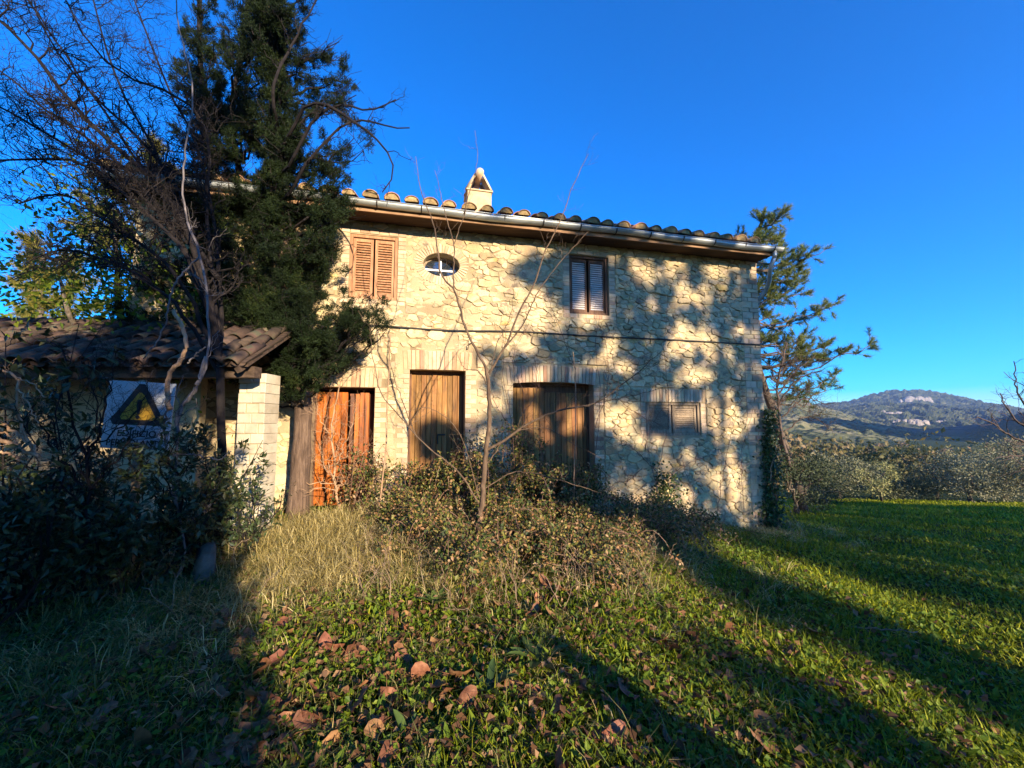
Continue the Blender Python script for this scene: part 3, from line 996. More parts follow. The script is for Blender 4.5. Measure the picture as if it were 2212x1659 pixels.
# ---- cable, hooks, ring --------------------------------------------------------------------
m = MB()
pts = [fac(x, y) for x, y in ((838, 706), (950, 714), (1110, 717), (1280, 727), (1450, 735), (1646, 746))]
m.tube(spline([(s, -.045, z) for s, z in pts], 40), .013, 6)
s0c, z0c = fac(560, 690)
m.tube([(pts[0][0], -.05, pts[0][1]), (s0c, -.05, z0c)], .012, 6)
m.build('cable', MAT['cable'], house, True)
for (x, y) in ((1014, 748), (1229, 708), (1360, 713)):
    s, z = fac(x, y)
    m = MB(); m.tube([(s - .03, .0, z - .05), (s - .03, -.06, z - .05), (s - .02, -.07, z + .03), (s + .04, -.06, z + .05)], .009, 5)
    m.build('shutter_hook', MAT['iron'], house)
s, z = fac(1345, 957)
m = MB(); aa = np.linspace(0, 2 * math.pi, 14)
m.tube([(s + .05 * math.cos(t), -.045, z + .05 * math.sin(t)) for t in aa], .007, 5, caps=False)
m.build('iron_ring', MAT['iron'], house)
# ================================================================== hills, valley, far trees
def fbm2(X, Y, seed, octaves=5, s0=1.0):
    """cheap value noise"""
    g = np.random.default_rng(seed)
    out = np.zeros_like(X, float); amp = 1.0
    for o in range(octaves):
        T = g.random((64, 64))
        x = X * s0 * 2 ** o; y = Y * s0 * 2 ** o
        xi = np.floor(x).astype(int); yi = np.floor(y).astype(int)
        fx = x - xi; fy = y - yi
        fx = fx * fx * (3 - 2 * fx); fy = fy * fy * (3 - 2 * fy)
        a = T[xi % 64, yi % 64]; b = T[(xi + 1) % 64, yi % 64]; c = T[xi % 64, (yi + 1) % 64]; d = T[(xi + 1) % 64, (yi + 1) % 64]
        out += amp * ((a * (1 - fx) + b * fx) * (1 - fy) + (c * (1 - fx) + d * fx) * fy - .5)
        amp *= .5
    return out

def hill_mat(name, cols, scale, pos=None, dots=None):
    m, nt, nd, ln = newmat(name)
    g = nd.new('ShaderNodeNewGeometry')
    n1 = nd.new('ShaderNodeTexNoise'); n1.inputs['Scale'].default_value = scale; n1.inputs['Detail'].default_value = 9; n1.inputs['Roughness'].default_value = .75
    ln.new(g.outputs['Position'], n1.inputs['Vector'])
    r1 = ramp(nd, cols, pos); ln.new(n1.outputs['Fac'], r1.inputs[0])
    col = r1.outputs[0]
    if dots:
        vo = nd.new('ShaderNodeTexVoronoi'); vo.inputs['Scale'].default_value = dots[0]
        ln.new(g.outputs['Position'], vo.inputs['Vector'])
        mr = nd.new('ShaderNodeMapRange'); mr.inputs[1].default_value = .35; mr.inputs[2].default_value = .5
        ln.new(vo.outputs['Distance'], mr.inputs[0])
        mx = nd.new('ShaderNodeMix'); mx.data_type = 'RGBA'; ln.new(mr.outputs[0], mx.inputs[0])
        mx.inputs[6].default_value = (*dots[1], 1); ln.new(col, mx.inputs[7]); col = mx.outputs[2]
    b = nd.new('ShaderNodeBsdfPrincipled'); b.inputs['Roughness'].default_value = 1; b.inputs['Specular IOR Level'].default_value = 0
    ln.new(col, b.inputs['Base Color'])
    o = nd.new('ShaderNodeOutputMaterial'); ln.new(b.outputs[0], o.inputs[0])
    return m

MAT['hill'] = hill_mat('wooded_hill', [(.012, .020, .012), (.030, .042, .020), (.075, .082, .042), (.14, .13, .075)], .022, [.34, .46, .56, .72])
MAT['hill_near'] = hill_mat('olive_slope', [(.05, .060, .025), (.11, .115, .055), (.23, .20, .12)], .008, [.36, .5, .66], dots=(.09, (.030, .042, .02)))
MAT['hill_dark'] = hill_mat('oak_wood_slope', [(.030, .042, .018), (.05, .065, .028), (.08, .09, .04)], .015, [.35, .5, .68])
MAT['cliff'] = MN('pale_cliff', [(.15, .13, .11), (.25, .22, .19), (.33, .29, .25)], .08, rough=1, bump=0, rand=.12)

def hill(name, prof, Y, depth, mat, base=-16.0, seed=1, rough=6.0, canopy=2.5, nx_=300, nu=130):
    """a ridge whose skyline passes through the profile pixels at distance Y, sloping down towards the viewer over depth"""
    px = np.array([W(x, y, Y) for x, y in prof])
    xs = np.linspace(px[0, 0], px[-1, 0], nx_)
    rz = np.interp(xs, px[:, 0], px[:, 2])
    k = np.array([.1, .2, .4, .2, .1]); rz = np.convolve(np.pad(rz, 2, 'edge'), k, 'valid')
    u = np.concatenate([np.linspace(0, 1, nu), 1 + np.linspace(.03, .8, 14)])
    X = np.repeat(xs[None, :], len(u), 0)
    # lines of sight fan out with distance, so narrow the near rows
    YY = Y - depth + u[:, None] * depth + 0 * X
    f = np.where(u <= 1, np.clip(u, 0, 1) ** 1.35, 1 - (u - 1) * .6)[:, None]
    X = X * (YY / Y)
    Z = base + (rz[None, :] - base) * f
    n = fbm2(X / depth * 6, YY / depth * 6, seed, 5)
    env = np.sin(np.clip(u, 0, 1) * math.pi)[:, None] * .9 + .06
    Z = Z + n * rough * env + fbm2(X / 16, YY / 16, seed + 5, 3) * canopy * np.clip(u * 4, 0, 1)[:, None]
    V = np.stack([X, YY, Z], -1).reshape(-1, 3)
    ny, nx = X.shape
    i = np.arange(ny - 1)[:, None] * nx; j = np.arange(nx - 1)[None, :]
    Q = np.stack([i + j, i + j + 1, i + nx + j + 1, i + nx + j], -1).reshape(-1, 4)
    mb = MB(); mb.add(V, Q)
    o = mb.build(name, MAT[mat], None, False)
    tag(o, kind='structure')
    return o, (xs, YY[:nu, 0], Z[:nu])

h1, g1 = hill('far_hill', [(1350, 880), (1500, 874), (1650, 875), (1760, 874), (1830, 866), (1880, 853), (1930, 844), (1985, 842), (2040, 849), (2120, 868), (2212, 884), (2400, 905), (2700, 915)], 2300, 1250, 'hill', base=-20.5, seed=3, rough=70, canopy=16, nx_=430, nu=190)
h2, g2 = hill('near_hill', [(1200, 845), (1450, 842), (1620, 848), (1690, 851), (1722, 856), (1745, 872), (1800, 886), (1900, 915), (2000, 944), (2100, 968), (2200, 985)], 1200, 860, 'hill_near', base=-20.5, seed=8, rough=20, canopy=7, nx_=330, nu=150)
h3, g3 = hill('shaded_hill', [(1960, 985), (2010, 968), (2045, 948), (2070, 937), (2100, 925), (2160, 905), (2212, 893), (2320, 872), (2500, 862), (2800, 860), (3300, 866)], 1000, 690, 'hill_dark', base=-20.5, seed=12, rough=14, canopy=7, nx_=330, nu=90)

# the ridge to the right whose shadow lies on the shaded hill
def side_hill():
    a, b = np.array([763., -139.]), np.array([1563., 461.])
    t = np.linspace(-.15, 1.15, 120); w = np.linspace(-1, 1, 50)
    n = np.array([-(b - a)[1], (b - a)[0]]); n /= np.linalg.norm(n)
    T, Wd = np.meshgrid(t, w)
    X = a[0] + T * (b - a)[0] + Wd * 380 * n[0]; Y = a[1] + T * (b - a)[1] + Wd * 380 * n[1]
    Z = -20 + 252 * np.clip(1 - np.abs(Wd), 0, 1) ** 1.1 * np.clip(np.minimum((T - .02) * 7, (1.15 - T) * 6), 0, 1)
    Z += fbm2(X / 60, Y / 60, 77, 4) * 14 * (1 - np.abs(Wd))
    V = np.stack([X, Y, Z], -1).reshape(-1, 3); ny, nx = X.shape
    i = np.arange(ny - 1)[:, None] * nx; j = np.arange(nx - 1)[None, :]
    mb = MB(); mb.add(V, np.stack([i + j, i + j + 1, i + nx + j + 1, i + nx + j], -1).reshape(-1, 4))
    tag(mb.build('side_hill', MAT['hill_dark'], None), kind='structure')
side_hill()

def grid_z(g, x, y):
    xs, ys, Z = g
    x = x * ys[-1] / y
    i = int(np.clip(np.searchsorted(ys, y) - 1, 0, len(ys) - 2)); j = int(np.clip(np.searchsorted(xs, x) - 1, 0, len(xs) - 2))
    return Z[i, j]
def hit(g, x, y):
    d = ray(x, y); xs, ys, Z = g
    for YY in np.linspace(ys[0] + 5, ys[-1], 240):
        p = EYE + d * (YY / d[1])
        if p[2] <= grid_z(g, p[0], p[1]): return p
    return EYE + d * (ys[-1] / d[1])
def rock(mb, p, w, h, seed):
    g = np.random.default_rng(seed)
    n = 9
    for _ in range(4):
        a = np.arange(n) * 2 * math.pi / n
        c = p + np.array([g.normal() * w * .45, g.normal() * w * .1, g.normal() * h * .15])
        rows = []
        for t, s in ((-.5, 1.0), (0.0, .95), (.35, .7), (.55, .25)):
            rr = s * (.55 + .3 * g.random(n))
            rows.append(np.stack([c[0] + np.cos(a) * rr * w * .5, c[1] + np.sin(a) * rr * w * .3, c[2] + np.full(n, t * h) + g.normal(size=n) * h * .06], 1))
        V = np.concatenate(rows)
        f = [(r * n + i, r * n + (i + 1) % n, (r + 1) * n + (i + 1) % n, (r + 1) * n + i) for r in range(3) for i in range(n)] + [tuple(3 * n + i for i in range(n))]
        mb.add(V, f)
for i, (x, y, w, h) in enumerate(((1983, 864, 34, 12), (1954, 866, 14, 7), (2000, 862, 12, 8), (1952, 911, 20, 9), (1981, 916, 28, 12), (2031, 912, 15, 7), (1938, 892, 26, 4), (2161, 889, 11, 5), (1908, 890, 7, 6), (1935, 913, 6, 9))):
    p = hit(g1, x, y); k = p[1] / F
    mb = MB(); rock(mb, p, w * k, h * k, i); mb.build('cliff', MAT['cliff'], h1)
for i, (x, y, w, h) in enumerate(((1733, 866, 14, 9), (1742, 874, 10, 8))):
    p = hit(g2, x, y); k = p[1] / F
    mb = MB(); rock(mb, p, w * k, h * k, 40 + i); mb.build('cliff', MAT['cliff'], h2)

# ---- the wooded valley floor: one mass -------------------------------------------------------
MAT['wood_leaves'] = ML('valley_leaves', [(.06, .07, .025), (.12, .11, .04), (.22, .15, .075), (.30, .19, .11)], .2, clump=(.06, .75))
def woodland():
    mb = MB()
    n = 260
    d = 38 + 330 * rng.random(n) ** 1.6
    th = rng.uniform(.20, 1.05, n)
    for i in range(n):
        x, y = d[i] * math.tan(th[i]) * .9, d[i]
        h = rng.uniform(3.0, 6.5); w = h * rng.uniform(.45, .8)
        z0 = float(ground(x, y))
        k = int(90 if d[i] > 120 else 200)
        u = rdir(k) * (rng.random((k, 1)) ** .35)
        P = np.array([x, y, z0 + h * .55]) + u * [w, w, h * .5] * rng.uniform(.8, 1.1)
        s = .35 + d[i] * .0035
        leaf_cards(mb, P, rdir(k), rdir(k), s * rng.uniform(.7, 1.4, k), s * .8)
    tag(mb.build('woodland', MAT['wood_leaves'], None), kind='stuff')
woodland()

# ---- olive trees beyond the meadow -------------------------------------------------------------
MAT['bark'] = MN('grey_bark', [(.05, .04, .03), (.10, .08, .06), (.17, .14, .11)], 6, stretch=(3, 3, .6), rough=.95, bump=.9, bdist=.02, fine=14, rand=.1)
MAT['olive_leaf'] = ML('olive_leaves', [(.05, .065, .03), (.10, .115, .055), (.17, .175, .095), (.24, .235, .14)], .15, clump=(.8, .5))
MAT['olive_dark'] = ML('dark_olive_leaves', [(.03, .042, .018), (.055, .07, .03), (.09, .10, .05)], .15, clump=(.9, .5))
MAT['olive_silver'] = ML('silvery_olive_leaves', [(.09, .105, .055), (.17, .175, .095), (.26, .25, .15), (.34, .32, .21)], .15, clump=(.8, .5))
MAT['yellow_leaf'] = ML('yellowish_leaves', [(.16, .17, .06), (.30, .29, .11), (.40, .38, .16)], .2)
def crown_tree(name, label, cat, base, h, w, leaf, n=2600, ls=.10, group=None, lobes=9, trunk=True, low=.25):
    t = empty(name, base, 0, label, cat, group)
    mb = MB(); cs = []
    for i in range(lobes):
        a = random.random() * 6.28; r = w * .5 * math.sqrt(random.random())
        cs.append((np.array([r * math.cos(a), r * math.sin(a), h * (low + (1 - low) * .85 * random.random())]), random.uniform(.20, .32)))
    if trunk:
        for c, s in cs[:6]:
            mb.tube(np.vstack([wig((0, 0, -.1), (0, 0, h * .2), 3, .1), wig((0, 0, h * .2), c, 6, .1)[1:]]), np.linspace(.07 * h / 3, .015, 8), 6)
        mb.build('trunk', MAT['bark'], t, True)
    lf = MB()
    for c, s in cs:
        k = n // lobes
        u = rdir(k) * (rng.random((k, 1)) ** .4)
        u *= 1 + .35 * np.sin(5 * u[:, :1] + 3 * c[0]) * np.cos(4 * u[:, 2:])
        P = c + u * [w * s, w * s, h * s * .75]
        P = P[P[:, 2] > .05]
        D = unit(unit(P - c) + .8 * rng.normal(size=P.shape)); k = len(P)
        leaf_cards(lf, P, D, rdir(k), ls * rng.uniform(.6, 1.4, k), ls * .45)
    lf.build('crown', MAT[leaf], t)
    return t
ol = [(1738, 21, 2.7, 3.0, 'olive_dark', 'dark green bushy olive tree close beside the leaning pine trunk'),
      (1800, 24, 2.5, 2.8, 'olive_silver', 'grey green olive tree second from the house corner along the meadow'),
      (1868, 27, 2.8, 3.0, 'olive_dark', 'dark olive tree standing behind the small pale yellow bush'),
      (1935, 23, 2.3, 2.6, 'olive_leaf', 'broad grey olive tree right of the pale yellow bush'),
      (2005, 25, 3.4, 3.2, 'olive_dark', 'dark olive tree in the middle of the row below the shaded hill'),
      (2075, 21, 2.6, 3.2, 'olive_silver', 'silvery olive tree with wide crown below the shaded hill'),
      (2150, 23, 3.5, 3.4, 'olive_leaf', 'tall silvery olive tree just left of the dark bare tree'),
      (2222, 20, 3.0, 3.4, 'olive_silver', 'silvery olive tree behind the dark bare tree at the picture edge')]
for x, Y, h, w, lf, lab in ol:
    X = (x - CX) / F * Y
    crown_tree('olive_tree', lab, 'olive tree', (X, Y, float(ground(X, Y)) - .05), h, w, lf, 6500, .10, 'olive trees along the far edge of the meadow', 15, low=.12)
X = (1888 - CX) / F * 20.5
crown_tree('pale_bush', 'small pale yellow bush between two darker olive trees', 'bush', (X, 20.5, float(ground(X, 20.5)) + .2), 1.7, 1.5, 'yellow_leaf', 1600, .10, None, 6)
for x, Y, h, w, lab in ((1706, 12.4, 2.0, 2.0, 'dark thicket bush at the foot of the leaning pine trunk'), (1770, 17.5, 1.7, 2.6, 'low dark bush in shade at the near edge of the olive trees')):
    X = (x - CX) / F * Y
    crown_tree('dark_bush', lab, 'bush', (X, Y, float(ground(X, Y)) - .05), h, w, 'olive_dark', 3000, .08, None, 8, low=.05)

# ---- pine at the house corner --------------------------------------------------------------------
MAT['pine_bark'] = MN('pine_bark', [(.05, .04, .035), (.11, .085, .065), (.18, .13, .09)], 6, stretch=(2, 2, .8), rough=.95, bump=.9, bdist=.03, fine=10, rand=.1)
MAT['pine_needle'] = ML('pine_needles', [(.030, .060, .018), (.075, .115, .030), (.15, .175, .045), (.25, .235, .07)], .15, clump=(1.6, .5))
MAT['pine_yellow'] = ML('sunlit_pine_needles', [(.10, .10, .018), (.19, .17, .03), (.27, .23, .05)], .25, clump=(1.2, .4))
MAT['needle_red'] = ML('dead_needles', [(.16, .07, .03), (.25, .12, .06)], .1)
def tuft(mb, c, d, n, L, w, mi=0, spread=.75):
    D = unit(d + spread * rng.normal(size=(n, 3)))
    P = c + d * (rng.random((n, 1)) - .6) * L * 1.3 + rng.normal(size=(n, 3)) * L * .08
    needles(mb, P, D, L * rng.uniform(.7, 1.15, n), w, mi)
def pine(label, group, trunk_px, Y, lobes, mat, nt, tl, r0, name='pine_tree', dz=.8, per=46, w=.006):
    base = W(*trunk_px[0], Y); 
    t = empty(name, base, 0, label, 'pine tree', group)
    tr = spline([W(x, y, Y) - base for x, y in trunk_px], 26)
    mb = MB(); mb.tube(tr, np.linspace(r0, r0 * .25, len(tr)), 9); mb.build('trunk', MAT['pine_bark'], t, True)
    lb, lf = MB(), MB()
    for (x, y) in lobes:
        c = W(x, y, Y) - base + np.array([0, random.uniform(-dz, dz), 0])
        tz = c[2] - .25 * np.hypot(c[0], .3)
        i = int(np.argmin(np.abs(tr[:, 2] - tz + .1)))
        p = wig(tr[i], c, 9, .09, sag=.12 * np.linalg.norm(c - tr[i]))
        lb.tube(p, np.linspace(r0 * .22, .008, len(p)), 5, caps=False)
        dmain = unit(p[-1] - p[-3])
        tuft(lf, c, dmain, per, tl, w)
        for _ in range(nt):
            k = random.uniform(.45, 1.0) * (len(p) - 1); a = p[min(int(k), len(p) - 1)]
            e = unit(dmain + .9 * rng.normal(size=3) + [0, 0, .35]); q = a + e * random.uniform(.12, .42)
            lb.tube(wig(a, q, 4, .1), np.linspace(.007, .004, 4), 3, caps=False)
            tuft(lf, q, e, per, tl, w)
    lb.build('branches', MAT['pine_bark'], t)['kind'] = 'stuff'
    lf.build('needles', MAT[mat], t)['kind'] = 'stuff'
    return t
cr = [(310, 130), (420, 150), (560, 200), (250, 210), (400, 250), (520, 310), (450, 120), (300, 260), (350, 330), (690, 390), (600, 410), (450, 460), (500, 560), (630, 520), (600, 640), (450, 680), (380, 560), (400, 420),
      (840, 720), (720, 760), (640, 790), (540, 760), (540, 930), (700, 930), (740, 990), (850, 1040), (950, 1010), (640, 1090), (700, 1130), (850, 1190), (940, 1245), (420, 690), (380, 620), (590, 960), (480, 900), (560, 1080), (780, 1060), (420, 950), (790, 1000), (860, 985), (610, 400), (650, 640), (580, 600), (700, 1180), (640, 1330)]
pine('tall leaning pine growing behind the right house corner', None, [(1736, 1108), (1722, 1040), (1698, 975), (1666, 880), (1640, 800), (1606, 680), (1610, 560), (1650, 470)], 13.0,
     [(1538.5 + a / 3.2, 432 + b / 3.2) for a, b in cr], 'pine_needle', 14, .17, .15, per=64, w=.014)
# the bare tree in front of it
MAT['twig'] = MN('dark_twig', [(.045, .032, .028), (.08, .058, .048), (.12, .09, .075)], 6, rough=.9, bump=.3, rand=.15)
def bare_tree(name, label, base, limbs, r0, n, L, levels, mat='twig', group=None, up=.1, curl=.12, k=5, cat='bare tree', bias=None, part='branches', amp=.05, r1=.4, t0=.15):
    t = empty(name, base, 0, label, cat, group)
    mb = MB(); tw = MB()
    for i, lm in enumerate(limbs):
        p = spline([np.asarray(q) - base for q in lm], 16)
        p[1:-1] += rng.normal(size=(14, 3)) * amp * .3
        rr = r0[i] if isinstance(r0, (list, tuple)) else r0
        (mb if i == 0 else tw).tube(p, np.linspace(rr, rr * r1, len(p)), k)
        twigs(tw, p, rr * .4, L if i < 10 else L * .6, n if i < 10 else max(4, n // 3), levels, t0=t0, up=up, curl=curl, bias=bias)
    mb.build('trunk', MAT[mat], t, True)
    tw.build(part, MAT[mat], t)['kind'] = 'stuff'
    return t
Y = 12.2
b = W(1706, 1010, Y)
bare_tree('bare_tree', 'thin bare tree with fine drooping twigs beside the leaning pine', b,
          [[b, W(1680, 880, Y), W(1684, 800, Y), W(1700, 740, Y)], [W(1680, 870, Y), W(1730, 815, Y), W(1775, 800, Y)], [W(1682, 850, Y), W(1720, 800, Y), W(1760, 770, Y)], [W(1690, 900, Y), W(1740, 860, Y), W(1790, 875, Y)], [W(1695, 930, Y), W(1750, 900, Y), W(1800, 930, Y)]],
          [.05, .028, .025, .025, .022], 22, .7, 1)
Y = 9.0
b = np.array([11.9, 9.0, float(ground(11.9, 9.0))])
bare_tree('bare_tree', 'dark bare tree spreading in from the right picture edge', b,
          [[b, W(2262, 960, Y), W(2235, 900, Y), W(2215, 820, Y)], [W(2262, 980, Y), W(2200, 950, Y), W(2150, 920, Y), W(2110, 900, Y)], [W(2255, 950, Y), W(2190, 900, Y), W(2160, 850, Y)], [W(2262, 1010, Y), W(2210, 985, Y), W(2150, 990, Y)], [W(2240, 920, Y), W(2200, 850, Y), W(2190, 780, Y)], [W(2265, 1040, Y), W(2225, 1010, Y), W(2190, 1020, Y)]],
          [.06, .028, .025, .022, .022, .022], 9, .6, 1, up=.2, cat='bare tree')
# ================================================================== lean-to shed with the warning sign
SX0, SX1 = -8.2, -3.0
EY, EZ, TY, TZ = 4.70, 2.27, 6.02, 3.06
shed = empty('lean_to_shed', (SX1, EY, 0), 0, 'low open shed with mossy clay tile roof and whitewashed brick pillar', 'shed')
def sh(x, y, z): return (x - SX1, y - EY, z)
ang_s = math.atan2(TZ - EZ, TY - EY); SLn = math.hypot(TZ - EZ, TY - EY)
m = MB()
V = []
for (y, z) in ((EY, EZ), (TY, TZ)):
    for dz in (-.05, 0): V += [sh(SX0, y, z + dz), sh(SX1, y, z + dz)]
m.add(V, [(0, 1, 5, 4), (2, 6, 7, 3), (0, 2, 3, 1), (4, 5, 7, 6), (0, 4, 6, 2), (1, 3, 7, 5)])
m.build('roof', MAT['old_beam'], shed)
shed_tile = barrel(.34, .092, .075, k=7, fill=False).data('tile', [MAT['old_tile']], True)
nc = int((SX1 - SX0) / .205); nr = 6
for c in range(nc):
    for r in range(nr):
        d = r * SLn / nr - .06
        x = SX0 + .1 + c * .205 + random.uniform(-.02, .02)
        o = bpy.data.objects.new('tile', shed_tile)
        o.location = sh(x, EY + d * math.cos(ang_s), EZ + d * math.sin(ang_s) + .012 + random.uniform(-.012, .018))
        o.rotation_euler = (ang_s + random.uniform(-.08, .06), random.uniform(-.12, .12), random.uniform(-.10, .10))
        link(o, shed)
pm = MB()
for c in range(nc):
    for r in range(nr):
        d = r * SLn / nr - .07
        add_copy(pm, tile_pan, m4(rx(ang_s) @ np.diag([.8, .8, .8]), sh(SX0 + .2 + c * .205, EY + d * math.cos(ang_s), EZ + d * math.sin(ang_s) + .03)))
tag(pm.build('pan_tiles', MAT['old_tile'], shed, True), kind='stuff')
m = MB(); m.box(*sh(SX0, EY + .12, EZ - .16), *sh(SX1, EY + .26, EZ - .03)); m.build('eaves_beam', MAT['old_beam'], shed)
for i in range(9):
    x = SX0 + .3 + i * (SX1 - SX0 - .4) / 8
    m = MB(); d_ = np.array([0, math.cos(ang_s), math.sin(ang_s)])
    P = np.array(sh(x, EY - .02, EZ - .09)); m.tube([P, P + d_ * (SLn - .1)], .045, 4); m.build('rafter', MAT['old_beam'], shed)
# pillar of whitewashed bricks
px0, px1, py0, py1 = -3.40, -3.06, 5.16, 5.48
m = MB(); m.box(*sh(px0 + .012, py0 + .012, -.1), *sh(px1 - .012, py1 - .012, 2.10))
pil = m.build('pillar', MAT['mortar'], shed)
z = -.05; i = 0
while z < 2.1:
    h = .125
    cuts = (0, .52, 1) if i % 2 else (0, .3, .78, 1)
    for a, b in zip(cuts[:-1], cuts[1:]):
        if z > 1.95 and random.random() < .35: continue
        m = MB(); j = random.uniform(-.014, .012)
        m.cbox(px0 + a * (px1 - px0) + .002, py0 + j, z + .003, px0 + b * (px1 - px0) - .002, py1, z + h - .003, .008)
        o = m.build('brick', MAT['plaster'], pil); o.location = sh(0, 0, 0)
    z += h; i += 1
m = MB(); m.box(*sh(SX0, 5.88, -.3), *sh(-4.4, 6.0, 2.92)); m.box(*sh(SX0, 4.9, -.3), *sh(SX0 + .15, 5.88, 2.1))
m.build('back_wall', MAT['mortar'], shed)
m = MB(); m.box(*sh(-6.6, 4.4, -.3), *sh(-5.0, 4.62, .62))
lw = m.build('low_wall', MAT['plaster'], shed)
for i in range(7):
    for r in range(4):
        m = MB(); j = random.uniform(-.01, .01)
        x = -6.6 + i * .229 + (.1 if r % 2 else 0)
        m.cbox(x + .003, 4.365 + j, -.25 + r * .218 + .003, min(x + .226, -5.0), 4.45, -.25 + (r + 1) * .218 - .003, .012)
        o = m.build('block', MAT['stone'], lw); o.location = sh(0, 0, 0)

# warning sign
MAT['sign_yellow'] = MN('faded_yellow_print', [(.34, .18, .015), (.44, .25, .02)], 8, rough=.6, bump=.1, rand=0)
MAT['sign_black'] = MN('black_print', [(.015, .015, .015), (.035, .03, .03)], 12, rough=.6, bump=0, rand=0)
MAT['sign_white'] = MN('dirty_white_panel', [(.30, .31, .31), (.42, .43, .43)], 4, rough=.55, bump=.1, rand=0, spots=((.36, .34, .28), 3, .62))
SY = 4.25
sc_ = W(300, 897, SY)
sign = empty('warning_sign', (sc_[0], sc_[1], sc_[2]), R(10), 'white warning sign with yellow danger triangle reading EDIFICIO PERICOLANTE under the shed eaves', 'sign')
sw, shh = .60, .68
m = MB(); m.cbox(-sw / 2, -.008, -shh / 2, sw / 2, .008, shh / 2, .004); bd = m.build('panel', MAT['sign_white'], sign)
bd.rotation_euler = (0, R(3), 0)
def tri(r_, y, mat, name, par):
    m = MB(); a = [math.pi / 2 + i * 2 * math.pi / 3 for i in range(3)]
    V = []
    for t in a:
        for k in (-.10, .10): V.append((r_ * math.cos(t + k) , y, r_ * math.sin(t + k) + .055))
    m.add(V, [tuple(range(6))]); return m.build(name, MAT[mat], par)
tri(.265, -.0105, 'sign_black', 'triangle_border', bd); tri(.175, -.0130, 'sign_yellow', 'triangle', bd)
m = MB(); m.add([(-.022, -.0155, .10), (-.012, -.0155, .015), (.012, -.0155, .015), (.022, -.0155, .10), (.022, -.0155, .145), (.010, -.0155, .16), (-.010, -.0155, .16), (-.022, -.0155, .145)], [tuple(range(8))])
aa = np.linspace(0, 2 * math.pi, 13)[:-1]; m.add([(.02 * math.cos(t), -.0155, -.02 + .02 * math.sin(t)) for t in aa], [tuple(range(12))])
m.build('exclamation_mark', MAT['sign_black'], bd)
def lettering(txt, size, x, z, par, mat, sx=1.0, y=-.0115):
    cu = bpy.data.curves.new('lettering', 'FONT'); cu.body = txt; cu.size = size; cu.align_x = 'CENTER'; cu.offset = .0016; cu.extrude = .0005
    cu.materials.append(MAT[mat])
    tmp = bpy.data.objects.new('lettering', cu); COL.objects.link(tmp)
    me = bpy.data.meshes.new_from_object(tmp.evaluated_get(bpy.context.evaluated_depsgraph_get()))
    bpy.data.objects.remove(tmp); bpy.data.curves.remove(cu)
    o = bpy.data.objects.new('lettering', me); o.location = (x, y, z); o.rotation_euler = (math.pi / 2, 0, 0); o.scale = (sx, 1, 1)
    return link(o, par)
lettering('EDIFICIO', .088, .01, -.215, bd, 'sign_black', 1.0)
lettering('PERICOLANTE', .088, .0, -.310, bd, 'sign_black', .88)
m = MB(); gz = float(ground(sc_[0], sc_[1])) - sc_[2]
m.box(-.03, .010, gz - .1, .03, .06, .36); m.build('post', MAT['greywood'], sign)

# ================================================================== juniper at the left
MAT['jun_bark'] = MN('stringy_bark', [(.055, .036, .026), (.13, .085, .06), (.22, .15, .105)], 5, stretch=(6, 6, .7), rough=.95, bump=1.0, bdist=.02, fine=12, rand=.05)
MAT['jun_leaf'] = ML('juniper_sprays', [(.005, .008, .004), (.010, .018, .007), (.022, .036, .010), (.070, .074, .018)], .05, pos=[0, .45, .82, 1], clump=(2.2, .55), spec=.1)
MAT['dark_twig'] = MN('dark_dead_twig', [(.006, .005, .005), (.013, .010, .010), (.026, .020, .018)], 8, rough=.9, bump=.2, rand=.2)  # colour deepened so the twigs look shaded even where sun reaches them
JY = 5.3
jb = on_ground(640, 1118); JY = jb[1]
jun = empty('juniper_tree', jb, 0, 'tall dark juniper with shaggy foliage beside the orange door', 'juniper tree')
def J(x, y, d=0.0): return W(x, y, JY + d) - jb
tr = spline([J(642, 1122), J(652, 960), J(655, 840), J(640, 720), J(622, 600), J(606, 480), J(597, 360), J(590, 220), J(585, 60), J(575, -80), J(565, -200)], 44)
rr = np.interp(np.linspace(0, 1, 44), [0, .04, .2, .45, .7, 1], [.17, .135, .115, .10, .06, .02])
mb = MB()
mb.tube(tr, rr * (1 + .05 * rng.normal(size=44)), 12)
mb.build('trunk', MAT['jun_bark'], jun, True)
lb, lf = MB(), MB()
tr2 = spline([J(560, 1085, .35), J(548, 940, .3), J(520, 760, .25), J(490, 560, .2), J(468, 430, .1), J(450, 330), J(438, 200, -.1), J(430, 60, -.2), J(436, -60, -.2)], 34)
lb.tube(tr2, np.linspace(.085, .025, 34), 8)
tr3 = spline([J(600, 700), J(560, 520, .1), J(520, 380, .2), J(500, 240, .2), J(520, 120, .1), J(540, -40, .1)], 30)
lb.tube(tr3, np.linspace(.07, .02, 30), 7)
def spray(mb, P, D, n, L, w, sp=.55):
    """feathery juniper spray: short scales along a few fingers"""
    k = len(P)
    base = np.repeat(P, n, 0); dd = np.repeat(D, n, 0)
    e = unit(dd + sp * rng.normal(size=(k * n, 3)))
    off = rng.random((k * n, 1)) * L * 1.6
    needles(mb, base + dd * off + rng.normal(size=(k * n, 3)) * L * .22, e, L * rng.uniform(.5, 1.1, k * n), w)
